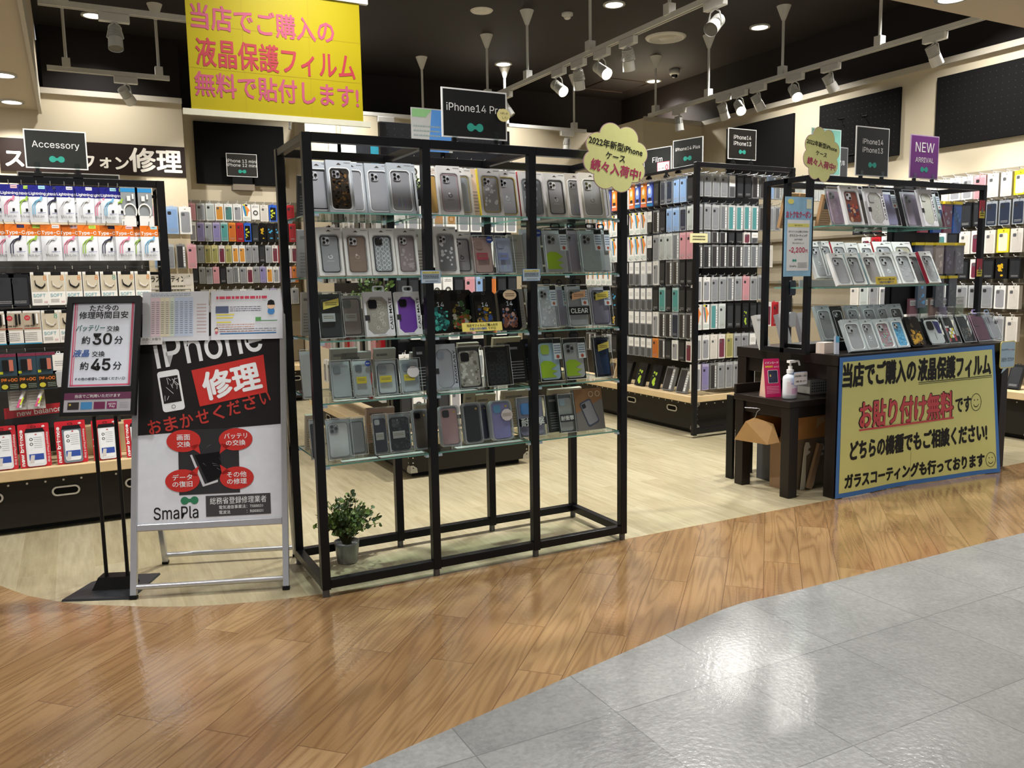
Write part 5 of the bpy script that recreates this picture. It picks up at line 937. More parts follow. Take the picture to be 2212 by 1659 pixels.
for k, (x0, x1, yt, kw) in enumerate(((1762, 1790, 524, dict(W2, pat='motif')), (1784, 1806, 522, dict(W2)), (1812, 1838, 525, dict(W2, side='b02a3a')), (1842, 1866, 527, dict(W2)), (1872, 1896, 528, dict(W2)), (1902, 1940, 507, dict(W2, side='b5242f')), (1944, 1982, 505, dict(W2, case='b3b09a', pat='motif')))):
    lay([(0, x0+4, x1+6, yt, W_, kw, 'white window box, %s in the raised back row' % ORD[k])], 1.217, 592, 'lower shelf, '+Cr, {0: 3.43}, lean=math.radians(22))
t = thing('shelf_card', 'yellow film offer card before the white boxes on counter rack', 'card', at(1916, 614, Y=3.19), (-.2, 0, 0)); MB().box(-.088, 0, 0, .088, .001, .044, M('#d6bf4a', .4)).obj('card', t); MB().text('当店でフィルムご購入の方', 0, .03, -.001, INK, w=.14, bold=.015).text('お貼り付け無料です', .0, .013, -.001, M('#2a4a8a'), w=.12, bold=.015).obj('lettering', t)
G2 = dict(carton='b3b9be', liner='dfe2e4', case='96999e', cam='b0b3b8', n=2)
tag(MB().box(3.62, 3.36, .807, 4.6, 3.5, .855, BLACK).obj('display_riser', bevel=.003), 'low black step under the back row on the counter', 'display riser')
for k, (x0, x1, yt, kw, d) in enumerate(((1781, 1812, 664, dict(G2), 'grey window box with clear case'), (1814, 1838, 665, dict(G2, carton='2a2b2c', case='1d1e20'), 'black window box'), (1846, 1872, 663, dict(G2), 'grey window box, clear case, third along'), (1880, 1908, 662, dict(G2), 'grey window box, clear case, fourth along'), (1912, 1934, 661, dict(G2), 'grey window box, clear case, fifth along'), (1938, 1966, 660, dict(G2, case='4a4a4c'), 'grey window box with smoky case'))):
    lay([(0, x0, x1, yt, W_, kw, d)], .857, 722, 'back row on the counter', {0: 3.375}, lean=math.radians(23))
YT = {0: 3.2, 1: 3.24}
lay([(0, 1839, 1875, 694, W_, dict(G2), 'grey window box with plain clear case, nearest the pink block'), (0, 1876, 1903, 694, W_, dict(G2, pat='motif'), 'grey window box with faint motif'), (0, 1906, 1938, 693, W_, dict(G2, case='9a8088', pat='flecks', patc=('b07a8a', '8ab0a0', '9a9aa8'), seed=4), 'grey window box with pinkish shimmer case'), (0, 1941, 1967, 690, W_, dict(G2, case='5aa0cc', pat='flecks', patc=('78b4d8', '4a8ab8'), seed=5), 'grey window box with sky-blue case')], .806, 762, 'front row on the counter', YT, lean=math.radians(25))
lay([(0, 1970, 2004, 688, A_, dict(patc=('b98a2a', '8a6420', '3a2c14'), seed=6, num=' '), 'black carton with golden mosaic case'), (0, 2014, 2052, 687, C_, dict(case='c9c9cc', pat='half', patc=('2c2c6a',), back='17171a', cam='141416', n=0), 'black-backed pack with white and navy case'), (0, 2054, 2078, 686, C_, dict(case='17181a', pat='grid', patc=('e6e6e2', 'b52a2e', 'e6e6e2', 'd9c22c', '1b1b1d', 'e6e6e2'), back='17171a', cam='101012', n=0, seed=3), 'black-backed pack with colour-block case'), (0, 2084, 2110, 684, C_, dict(case='1c1d1f', pat='art', patc=('4a5450', '6a5a48', '2a2c2c'), seed=8, back='18191b', n=0, cam='121214'), 'black-backed pack with dim artwork case'), (0, 2114, 2148, 680, C_, dict(case='5a2a40', back='6a4a58', n=0, cam='55303f', hang='9a8ac0'), 'clear pack with maroon case and lilac tab'), (1, 2144, 2166, 680, C_, dict(case='7d7d86', hang='8aa4cc', n=0, cam='6a6a72', back='8d8d94'), 'clear pack with grey case and light blue tab')], .806, lambda x: 762-(x-1960)*.06, 'front row on the counter', YT, lean=math.radians(25))
for k, (cc, x) in enumerate((('c98a96', 1972), ('8aa898', 1994), ('c2a294', 2016), ('9a98b8', 2036), ('8a8f8d', 2054), ('8f9c84', 2072))):
    p = at(x, 690, Y=3.545); t = thing('phone_case_pack', '%s tinted slim clear pack in the row below the mesh panel' % ['pink', 'green', 'salmon', 'lavender', 'grey', 'olive'][k], 'phone case', (p.x, 3.545, .93), (0, 0, 0), 'tinted packs below the mesh panel'); spec_put([('clear_box', MB().box(-.04, 0, 0, .04, .018, .15, M('#'+cc, .2, kind='haze')).mesh('clear_box'), []), ('label_card', MB().box(-.036, -.001, .105, .036, 0, .14, M('#cfcfcf')).lines(-.03, .03, .112, .132, 2, -.0014, M('#777'), .4, k).mesh('label_card'), [])], t)
tag(MB().box(4.5, 3.53, .807, 5.05, 3.57, .929, BLACK).obj('display_riser'), 'black ledge behind the front row at the speech-card end', 'display riser')
for k, (x, y, cc, art) in enumerate(((1997, 424, '8d3a4a', 'c9a0a8'), (2025, 424, '2a4a8c', 'd0b060'), (2048, 424, '6a3a4a', '8a8a9a'), (2068, 424, '2c5aa8', '6a9ad8'), (1985, 502, '2a3a5a', '4a9ad0'), (2006, 502, '8d8a90', 'd9d0d0'), (2030, 502, '9a8f88', 'c9c0b8'), (2052, 502, '4a4450', '7a748a'), (2074, 502, '6a6a72', '9a9aa4'), (1992, 578, '5a6a7a', '6ab0e8'), (2030, 578, '4a4e54', '70767c'), (2058, 578, '3a3d42', '60656a'))):
    z = {424: 1.5, 502: 1.235, 578: 1.02}[y]; X = at(x, y+50, Y=3.53).x; t = thing('phone_case_pack', 'hanging pack with yellow clip, %s on the %s row of counter mesh panel' % (ORD[k % 4 if y == 424 else (k-4) % 5 if y == 502 else k-9], {424: 'top', 502: 'middle', 578: 'bottom'}[y]), 'phone case', (X, 3.53, z), (0, 0, 0), 'packs hanging on the counter mesh panel'); b = MB(); b.box(-.04, 0, 0, .04, .022, .19, M('#'+cc, .25, coat=.5)); q = random.Random(k)
    for j in range(7): b.flat(disc(q.uniform(-.028, .028), q.uniform(.03, .14), q.uniform(.006, .014), 8), -.0004-.00001*j, M('#'+art, .4))
    spec_put([('clear_box', b.mesh('clear_box'), [('security_clip', MB().box(-.042, -.004, .185, .042, .026, .203, M('#d8c12c', .4)).mesh('security_clip'))])], t)
for k, (x0, x1, yt, col) in enumerate(((1612, 1655, 690, 'b4b4b0'), (1664, 1700, 694, '8e8f90'), (1703, 1742, 694, '7c7d80'))):
    X0, X1 = at(x0, 748, Y=3.74).x, at(x1, 748, Y=3.74).x; t = thing('phone_case_pack', ['white carton back with red edge leaning at the counter end', 'grey carton back with red edge behind the rack posts', 'darker carton back behind the front rack post'][k], 'phone case', ((X0+X1)/2+.05, 3.7, .808), (math.radians(-16), 0, .35)); sp = plain_spec(.1, .21, .03, col, '8a8a88', None, k); spec_put(sp, t); MB().box(.05, .001, 0, .0512, .03, .21, M('#c03038')).obj('red_edge', t)
for k, (px, lab) in enumerate((((1690, 470), 'brown carton back on the counter rack, upper shelf, by the corner post'), ((1725, 440), 'brown carton back on the counter rack, upper shelf, middle post'), ((1775, 440), 'brown carton back on the counter rack, upper shelf, inside front post'))):
    X = at(px[0], 470, Y=3.56).x; t = thing('phone_case_pack', lab, 'phone case', (max(X, 3.66), 3.55, 1.512), (math.radians(14), 0, 0)); spec_put(plain_spec(.1, .2, .022, 'a5825c', '6a5038', '2c3038', k), t)
# ------------------------------------------------------------------ hanging packs, one mesh each
def flat_pack(style, w, h, d):
    """A small hanging pack: printed card or box with its window, case and header."""
    card, case, kind = style[:3]; b = MB(); q = random.Random(hash(card+case+kind) % 9999 if 0 else sum(map(ord, card+case+kind)))
    c = M('#'+card, .4, coat=.2); k = M('#'+case, .35, coat=.3); b.box(-w/2, 0, 0, w/2, d, h, c)
    b.ring(rrect(w*.3, .012, .004, 2, 0, h+.005), rrect(w*.18, .006, .002, 2, 0, h+.006), d*.4, d*.4+.001, c, back=True)
    if kind == 'win': b.prism(rrect(w*.74, h*.76, w*.12, 3, 0, h*.44), -.0008, 0, k); b.flat(rrect(w*.27, w*.27, w*.06, 2, -w*.17, h*.72), -.0012, M('#55565a', .4)); b.flat([(-w*.06, h*.9), (w*.06, h*.9), (0, h*.94)], -.0006, HOLE)
    elif kind == 'full': b.prism(rrect(w*.82, h*.86, w*.1, 3, 0, h*.47), -.001, 0, k); b.flat(rrect(w*.3, w*.3, w*.07, 2, -w*.2, h*.76), -.0014, M('#26272a', .4)); b.lines(-w*.3, w*.3, h*.1, h*.2, 2, -.0015, M('#9a9a9a'), .4, 3)
    elif kind == 'head': b.flat(rect(-w*.46, h*.5, w*.46, h*.97), -.0006, M('#ecebe8', .5)); b.lines(-w*.3, w*.3, h*.62, h*.8, 3, -.001, M('#9a9a9c'), .35, 2); b.prism(rrect(w*.7, h*.42, w*.08, 2, 0, h*.25), -.0006, 0, k)
    elif kind == 'film':
        for i, cc in enumerate((case, '3a8ac8', '4aa85a', 'e88a4a')): o = (i-1.5)*.15*w; b.flat([(-w*.36+o*.6, h*.9), (-w*.1+o*.6, h*.88), (w*.22+o, h*.62), (w*.05+o*.8, h*.55), (-w*.02+o*.5, h*.28), (-w*.12+o*.5, h*.3), (-w*.2+o*.7, h*.6)], -.0006-.0001*i, M('#'+cc, .4))
        b.flat(rect(-w*.45, h*.92, -w*.05, h*.99), -.001, M('#d9d02c')); b.flat(rect(-w*.15, h*.9, w*.15, h*.98), -.0012, INK); b.lines(-w*.4, w*.4, h*.06, h*.22, 3, -.0008, M('#8fb0a8'), .35, 4)
    elif kind == 'pic':
        b.prism(disc(0, h*.58, w*.38, 14, h*.27), -.0006, 0, k); b.flat(disc(-w*.04, h*.64, w*.2, 10, h*.13), -.001, M('#f3ead8', .3)); b.flat(disc(0, h*.3, w*.3, 10, h*.07), -.0012, M('#2a2420')); b.flat(rect(-w/2, 0, w/2, h*.1), -.0012, M('#d8765a' if case[0] == 'e' else '#2a7fb0')); b.lines(-w*.42, w*.42, h*.13, h*.22, 1, -.0014, WHITE, .7, 5); b.flat(rect(-w*.44, h*.86, -w*.05, h*.95), -.0012, WHITE)
    elif kind == 'ring': b.ring(disc(0, h*.45, w*.3, 16), disc(0, h*.45, w*.2, 16), -.004, 0, k); b.lines(-w*.35, w*.35, h*.78, h*.9, 2, -.0006, M('#888'), .4, 2)
    elif kind == 'art':
        b.prism(rrect(w*.72, h*.78, w*.1, 3, 0, h*.46), -.0008, 0, M('#16171a', .25, coat=.4))
        for j in range(9): r = w*q.uniform(.06, .16); b.flat(disc(q.uniform(-.24, .24)*w, h*q.uniform(.16, .7), r, 8, r*q.uniform(.6, 1.4)), -.0012-.00002*j, k)
    elif kind == 'side': b.flat(rect(-w*.42, h*.04, w*.2, h*.93), -.0006, k); b.flat(rect(w*.24, h*.08, w*.44, h*.9), -.0008, M('#dfe0e0')); b.lines(w*.26, w*.42, h*.2, h*.8, 6, -.001, M('#777'), .3, 3)
    return b.mesh('pack')
_FP = {}
def fp(style, w=.082, h=.18, d=.026):
    k = (style, w, h, d)
    if k not in _FP: _FP[k] = flat_pack(style, w, h, d)
    return _FP[k]
HOOKM = MB().tube([(0, .2, 0), (0, -.012, 0), (0, -.022, .014)], .0024, STEEL, 5).mesh('hook'); HOOKW = MB().tube([(0, .14, 0), (0, -.015, 0), (0, -.025, .014)], .003, WHITE, 5).mesh('hook')
ST = dict(w=('e2e2df', '8f9196', 'win', 'white window'), g=('b0b3b4', '83868b', 'full', 'pale grey clear'), k=('17181a', '26282c', 'full', 'black'), n=('8f9499', '222a3c', 'full', 'navy'), b=('9fb6d2', '7d9cc6', 'full', 'light blue'), r=('b92630', '8a1c24', 'full', 'red'), p=('cf9fa6', 'c08890', 'full', 'pink'), c=('cfd4d4', 'aab2b0', 'full', 'clear pale'), t=('a9c4c2', '4a8f8c', 'full', 'teal'), o=('d98a3a', 'b8652a', 'full', 'orange'), v=('a9a2c4', '7f78a8', 'full', 'lavender'), m=('dbd6d2', '6a2a3c', 'win', 'white-edged maroon'), y=('e3d42a', 'e8e4c4', 'win', 'yellow'),
          f=('ecebe6', 'c8343c', 'film', 'white screen film'), F=('ecebe6', '2f6fc0', 'film', 'blue-flash film'), a=('d9772a', 'e8b04a', 'pic', 'orange-pictured film'), A=('3a4a9c', '8aa8ec', 'pic', 'blue-pictured film'), h=('7d7f82', '4a4c50', 'head', 'white-headed clear'), H=('17181a', '2a2b2e', 'head', 'white-labelled black'), s=('7b7d7d', '2c2a2c', 'side', 'grey slim'), S=('adb0b0', '6d7176', 'side', 'light slim'), e=('c3c5c4', '4a8a8c', 'side', 'striped teal'), x=('141416', 'c9a020', 'art', 'gold-art black'), X=('141416', '3a9ac8', 'art', 'blue-art black'), d=('c9b08a', '4a3020', 'win', 'tan wooden-look'), q=('e6e6e3', '3a3a3c', 'ring', 'white ring-strap'), Q=('19191c', '8a3a4a', 'ring', 'dark ring-strap'), G=('17181a', 'a8c83a', 'art', 'lime-flash black'), Y=('c3bb88', '8d8a50', 'win', 'white-edged olive'), u=('e2e2df', 'c78a3a', 'win', 'amber window'), U=('2a5cc0', 'c9d03a', 'art', 'bright blue'), z=('d9d5cc', 'c9c4bc', 'win', 'cream'), Z=('d8dadb', 'b9bcc0', 'head', 'white card'), M=('e2e2df', '4a7a78', 'win', 'white-edged green'))
def hang_row(parent, hookm, codes, p0, step, z0, z1, face, where, cat='phone case', grp=None, jit=.004, d=.026, wf=.88, names='phone_case_pack', hooks=True):
    """Packs hung one to a peg along a row; p0 is the near end, step the peg pitch."""
    q = random.Random(len(codes)*7+int(z0*100)); rz = NX if face == 'x' else 0; h = z1-z0
    for k, c in enumerate(codes):
        if c == ' ': continue
        st = ST[c]; w = round(abs(step)*wf, 4)
        loc = (p0[0], p0[1]+k*step, z0) if face == 'x' else (p0[0]+k*step, p0[1], z0)
        hh = round(h*(1 if c not in 'qQ' else .92), 3)
        nm = {'win': 'phone_case_carton', 'film': 'screen_film_pack', 'ring': 'ring_strap_pack', 'pic': 'film_picture_pack', 'art': 'printed_case_pack', 'side': 'slim_case_pack', 'head': 'header_card_pack'}.get(st[2], names)
        o = put(nm, fp(st, w, hh, d), None, (loc[0], loc[1], z1-hh+q.uniform(-jit, 0)), (0, 0, rz+q.uniform(-.1, .1)*(1 if jit else 0)))
        tag(o, '%s pack, %s %s' % (st[3], ORD[k % 30], where), cat, grp or 'packs hanging in the rows of the '+where.split(', ')[-1])
        if hooks: put('hook', hookm, parent, (loc[0], loc[1], z1+.012), (0, 0, rz))
def film_rows():
    FXW = 'from the near end, %s hook row, film gondola side'
    rows = [('kbbnnkAaAaFfaAkkgwk', 1.82, 2.01), ('cnbbksHfFfHfFfFfkg', 1.6, 1.78), ('ppSccgHfFfFfFffFfh', 1.38, 1.585), ('kksskwhZhhHkkFfFff', 1.18, 1.375), ('kktktkhhhhxxXxXkxk', .97, 1.16), ('ssnsswhhhhkkxXkxkk', .76, .965), ('mkwksohhhhgkkgskss', .585, .745)]
    for (codes, z0, z1), w in zip(rows, ('top', 'second', 'third', 'fourth', 'fifth', 'sixth', 'lowest')):
        hang_row(g2, HOOKM, codes, (4.215, 5.06), .084, z0, z1, 'x', FXW % w, d=.05, wf=.84)
    EXW = 'from the corner post, %s hook row, gondola end'
    rows = [('gggghkkssbScccccc', 1.85, 2.02), ('gggSeeeesgS', 1.6, 1.79), ('ggsskkmh', 1.5, 1.585), ('ssssssSSSz', 1.31, 1.485), ('wwggSgpgS', 1.05, 1.24), ('FfeckkGkkmru', .835, 1.03), ('wwzmYgghh', .6, .79), ('wvsgggbg', .36, .565)]
    for (codes, z0, z1), w in zip(rows, ('top', 'second', 'short third', 'fourth', 'fifth', 'sixth', 'seventh', 'lowest')):
        hang_row(g2, HOOKM, codes, (4.255, 5.0), .081, z0, z1, 'y', EXW % w, d=.05, wf=.82, hooks=(w[0] != 's' or w == 'second'))
film_rows()
for k, (c, y, lab) in enumerate((('s', 5.2, 'striped grey pack'), ('s', 5.38, 'striped grey pack with white edge'), ('G', 5.56, 'black pack with lime flash, nearer'), ('G', 5.76, 'black pack with lime flash, farther'), ('k', 5.97, 'olive grey rugged case pack'), ('d', 6.2, 'tan rugged case pack'))):
    o = put('phone_case_pack', fp(ST[c], .12, .2, .03), None, (4.25, y, .322), (0, 0, 0)); o.rotation_euler = Matrix.Rotation(NX, 4, 'Z').to_euler(); o.rotation_euler = (Matrix.Rotation(NX, 3, 'Z')@Matrix.Rotation(math.radians(-18), 3, 'X')).to_euler(); tag(o, lab+' leaning on the deck of the film gondola, %s along' % ORD[k], 'phone case', 'packs leaning on the film gondola deck')
t = thing('small_notice', 'small pale yellow notice stuck across the gondola corner post', 'notice', (4.19, 4.925, 1.53)); MB().box(-.085, 0, -.035, .085, .0015, .035, M('#d9d3a0', .5)).obj('card', t); MB().lines(-.06, .06, -.02, .022, 2, -.001, M('#5b5844'), .45, 4).obj('lettering', t)
# pegboard wall
rows = [('yzzpwwzZkkkqqkw', 1.82, 2.0), ('nnnkkkddkdwwkkk', 1.6, 1.79), ('zyzmzkMmmzwwrm', 1.39, 1.57), ('kxkmkkkgkkwkkkx', 1.19, 1.345), ('zwgggcgpwwgwgcz', .96, 1.14), ('zgzwgzwwgwgwgwg', .71, .9)]
for (codes, z0, z1), w in zip(rows, ('top', 'second', 'third', 'fourth', 'fifth', 'sixth')):
    hang_row(wr, HOOKW, codes, (6.38, 3.86), .105, z0, z1, 'x', 'from the near end, %s hook row, pegboard wall' % w, d=.04, wf=.86)
for k in range(6):
    o = put('phone_case_pack', fp(ST['kGnkxk'[k]], .1, .19, .025), None, (6.2, 3.72+.16*k, .368), (0, 0, 0)); o.rotation_euler = (Matrix.Rotation(NX, 3, 'Z')@Matrix.Rotation(math.radians(-20), 3, 'X')).to_euler(); tag(o, 'dark case pack leaning on the deck below pegboard wall, %s along' % ORD[k], 'phone case', 'packs leaning under the pegboard wall')
# niche wall
rows = [('pgcuMwFqzUUr', 1.89, 2.06), ('wvgvtorUkxXXkr', 1.68, 1.87), ('ggYYmYuuggkgmrwm', 1.46, 1.64), ('kggpkgSgmgvuwvpo', 1.25, 1.42), ('kgwgsgwgkgvgwg', 1.02, 1.19)]
for (codes, z0, z1), w in zip(rows, ('top', 'second', 'third', 'fourth', 'lowest')):
    hang_row(wb, HOOKW, codes, (1.12, 9.03), 1.08/len(codes), z0, z1, 'y', 'along from the repair-board side, %s hook row, niche wall' % w, d=.03, wf=.9)
# column beside the niche
col = tag(MB().box(.70, 8.735, 0, 1.06, 8.769, 2.25, M('#d3c4a6', .6)).obj('wall_board'), 'beige board below the end of the repair fascia', 'wall panel')
for k, (x, c) in enumerate(((.78, 'p'), (.9, 'b'), (1.02, 'w'))): tag(put('phone_case_pack', fp(ST[c], .11, .26, .02), None, (x, 8.70, 1.73)), ['pink pouch pack on the beige board', 'pale blue pouch pack on the beige board', 'white pouch pack on the beige board'][k], 'phone case')
for k, c in enumerate('bgsp'): tag(put('phone_case_pack', fp(ST[c], .08, .23, .02), None, (.76+.1*k, 8.70, 1.4)), ['bluish', 'grey-green', 'grey', 'rose'][k]+' slim pack with black hook on the beige board', 'phone case')
t = thing('wall_poster', 'white coating poster half hidden behind the cable gondola post', 'poster', (.86, 8.72, .95)); MB().box(-.25, 0, 0, .2, .004, .4, M('#e4ded2', .5)).ring(rect(-.2, .02, .17, .25), rect(-.195, .025, .165, .245), -.0008, 0, M('#555')).obj('sheet', t); MB().text('ガラスコーティング', -.03, .35, -.001, INK, w=.4, h=.06, bold=.03).lines(-.15, .12, .1, .3, 5, -.001, M('#665'), .35, 3).flat(disc(.15, .33, .045, 16), -.0014, M('#d8d4cc')).obj('lettering', t)
# middle gondola
rows = [('QqqQqwQqw', 1.86, 2.0), ('wwwwqwwwww', 1.56, 1.72), ('qwwuugwqww', 1.33, 1.5), ('kkkqqkpbokk', 1.1, 1.27), ('kqkkwkzkqk', .86, 1.03), ('wkwkkzwkkw', .6, .78), ('kqwkwkkwqk', .36, .54)]
for (codes, z0, z1), w in zip(rows, ('top', 'second', 'third', 'fourth', 'fifth', 'sixth', 'lowest')):
    hang_row(g1, HOOKM, codes, (1.85, 5.0), .79/(len(codes)-1), z0, z1, 'y', 'from the plant side, %s hook row, ring-strap gondola' % w, d=.03, wf=.86)
rows = [('wkwkwwqkwkww', 1.5, 1.68), ('kwkwwqkkwwkw', 1.24, 1.42), ('wkkwwkwkzkww', .98, 1.16), ('rpwkwprwkwpp', .72, .9), ('wwrwkwwrwkww', .44, .62)]
for (codes, z0, z1), w in zip(rows, ('top', 'second', 'third', 'fourth', 'lowest')):
    hang_row(g1, HOOKM, codes, (1.78, 5.3), .125, z0, z1, 'x', 'from the near end, %s hook row, ring-strap gondola side' % w, d=.03, wf=.7, hooks=False)
t = thing('header_board', 'white, dark and blue-green picture board seen above the open rack', 'poster', (2.78, 8.72, 2.36)); MB().box(-.31, 0, 0, .33, .015, .34, WHITE).flat(rect(-.02, .01, .32, .33), -.0006, M('#23262c')).flat(rect(.14, .01, .3, .33), -.001, M('#2f8fa8', .4, var=.5, scale=14)).obj('panel', t)
t = thing('display_card', 'grey and bright blue card behind the dark phone sign', 'card', (1.5, 3.60, 1.83)); MB().box(-.1, 0, 0, .1, .003, .19, M('#c6c9c9', .3)).flat([(-.02, .0), (.08, .0), (.1, .05), (.1, .185), (0, .185)], -.0006, M('#5a9ae8', .3)).flat([(-.095, .15), (-.03, .15), (0, .185), (-.095, .185)], -.0008, M('#8fc88a')).lines(-.09, .04, .06, .12, 3, -.001, M('#9aa'), .3, 3).obj('card', t)
for x in (1.3, 1.95, 2.5):
    pass
# ------------------------------------------------------------------ cable gondola
def pouch(w, h, head, label, cab, rating, txt, chip):
    b = MB(); b.prism([(-w/2, 0), (w/2, 0), (w/2, h), (-w/2, h)], 0, .003, M('#dfe2e6', .25, coat=.4)); n = 8
    b.add([(-w/2+w*i/n, -.008*math.sin(math.pi*i/n)*math.sin(math.pi*j/6)-.0005, h*.69*j/6) for j in range(7) for i in range(n+1)], [(j*(n+1)+i, j*(n+1)+i+1, (j+1)*(n+1)+i+1, (j+1)*(n+1)+i) for j in range(6) for i in range(n)], M('#dde0e5', .25, coat=.5), True)
    b.flat(rect(-w/2, h*.69, w/2, h), -.0012, M('#'+head, .35)); b.flat(rect(w*.08, h*.9, w*.44, h*.985), -.0016, M('#'+chip, .4)); b.lines(w*.12, w*.4, h*.93, h*.955, 1, -.002, M('#555'), .6, 2)
    b.text(txt, 0, h*.765, -.002, WHITE, w=w*.92, bold=.015)
    for s in (0, 1):
        p = [Vector((-.3*w+s*.12*w, -.0095, h*.2)), Vector((-.28*w+s*.12*w, -.0095, h*.45)), Vector((-.12*w+s*.1*w, -.0095, h*.56)), Vector((.12*w+s*.08*w, -.0095, h*.62))]; b.tube(p, .0022, M('#'+cab, .5), 5)
    b.prism([(.1*w, h*.58), (.2*w, h*.56), (.3*w, h*.68), (.2*w, h*.71)], -.011, -.009, M('#'+cab, .4)); b.flat(rect(.12*w, h*.28, .24*w, h*.36), -.0095, INK); b.flat(rect(-.02*w, h*.245, .42*w, h*.255), -.0095, M('#3a3f8a'))
    b.text(rating, 0, h*.15, -.0075, M('#55575c'), w=w*.62); return b.mesh('cable_pack')
cabs = dict(pink=('e08aa4', 'dcb4bc'), green=('9ac04a', 'b9e04a'), blue=('7ab4d4', 'a4dcec'), navy=('1d2040', '1a2050'), white=('d4d4d6', 'e4e4e8'))
def acc_row(seq, z0, z1, head, txt, rate, y, name):
    for k, (x0, cname) in enumerate(seq):
        w = .079 if head[0] == '1' else .088; cc, ch = cabs[cname]; X = at(x0, 440, Y=y).x
        o = put('cable_pack', pouch(w, z1-z0, head, '', cc, rate[k % len(rate)], txt, ch), None, (X, y-.012*(k % 2), z0), (-.04, 0, R.uniform(-.12, .12)))
        tag(o, 'pouch with %s header and %s cable, %s along the %s cable row' % (name, cname, ORD[k], 'top' if z0 > 1.5 else 'second'), 'cable pack', 'cable pouches on the top two rows'); put('hook', HOOKM, g0, (X, y, z1+.006))
acc_row([(-8, 'white'), (22, 'pink'), (50, 'green'), (82, 'blue'), (112, 'navy'), (142, 'white'), (163, 'white'), (184, 'white'), (216, 'pink'), (236, 'blue'), (256, 'green')], 1.565, 1.745, '15177c', 'Lightning', ('2A/2.0m', '2.4A/1.0m', '4A/1.0m'), 4.79, 'deep blue')
acc_row([(4, 'pink'), (28, 'navy'), (62, 'green'), (104, 'white'), (144, 'pink'), (184, 'green'), (226, 'navy'), (264, 'pink'), (294, 'green'), (318, 'blue')], 1.375, 1.555, 'd9701e', 'Type-C', ('3A/2.0m', '3A/1.0m', '3A/0.5m'), 4.79, 'orange')
for k, x in enumerate((280, 311)):
    X = at(x, 440, Y=4.79).x; t = thing('cable_pack', 'grey-backed pack with coiled white cable and blue top strip, %s one' % ('nearer the post' if k else 'beside the pouches'), 'cable pack', (X, 4.785, 1.55)); MB().box(-.04, 0, 0, .04, .012, .2, M('#8f9498', .35)).flat(rect(-.04, .175, .04, .195), -.0006, M('#2a8ac8')).box(-.042, -.0008, 0, .042, 0, .055, M('#e6e6e4')).obj('card', t)
    b = MB(); 
    for r in (.028, .031): b.tube([Vector((r*math.cos(a), -.004, .075+r*1.35*math.sin(a))) for a in [math.pi*i/14*1.3-.5 for i in range(15)]], .0022, WHITE, 6)
    b.box(-.012, -.008, .13, .004, -.002, .155, WHITE).box(.012, -.008, .14, .02, -.002, .165, WHITE); b.obj('coiled_cable', t)
def softbox(w, h, cab, mark, txt='SOFT', low=0):
    b = MB(); b.box(-w/2, 0, 0, w/2, .02, h, M('#e9e7e1', .45)); b.flat(rect(-w*.46, h*.42, w*.46, h*.93), -.0006, M('#c8bda6', .5)); b.flat(rect(-w*.3, h*.9, w*.3, h*1.0), -.001, INK); b.ring(disc(0, h*1.03, w*.14, 12, w*.12), disc(0, h*1.03, w*.1, 12, w*.08), .006, .008, INK, back=True)
    for s in range(3): b.tube([Vector((-.25*w, -.003, h*(.76-.05*s))), Vector((-.22*w+.05*w*s, -.003, h*.6)), Vector((.02*w+.08*w*s, -.003, h*.52)), Vector((.34*w, -.003, h*(.6+.03*s)))], .0018, M('#'+cab, .5), 5)
    b.text('0' if low else '8', .34*w, h*.82, -.001, M('#'+mark), h=h*.14); b.text(txt, -.05*w, h*.3, -.001, M('#4aa0b0'), w=w*.72); b.lines(-w*.4, w*.1, h*.08, h*.2, 3, -.001, M('#888'), .35, 3); b.text('5G', .3*w, h*.1, -.001, M('#c8406a'), h=h*.05)
    return b.mesh('cable_box')
for k, (x, c, mk) in enumerate(((84, '1a1a1a', 'd9822a'), (121, 'c9c2b4', 'd9822a'), (158, '1a1a1a', 'd9822a'), (196, 'cfcac0', 'd9822a'), (234, 'cfcac0', '3a9a8a'), (272, '1a1a1a', 'd9822a'), (308, 'cfc9be', 'd9822a'))):
    X = at(x, 600, Y=4.79).x; tag(put('cable_box', softbox(.075, .165, c, mk), None, (X, 4.785, 1.155), (0, 0, R.uniform(-.06, .06))), 'white soft cable box, %s along, third cable row' % ORD[k], 'cable box', 'boxes on the lower cable rows'); put('hook', HOOKM, g0, (X, 4.79, 1.335))
for k, x in enumerate((8, 40)):
    X = at(x, 600, Y=4.79).x; tag(put('cable_pack', fp(ST['k'], .085, .16, .02), None, (X, 4.79, 1.15)), 'glossy black pouch at the frame-edge end of the third cable row, %s' % ORD[k], 'cable pack')
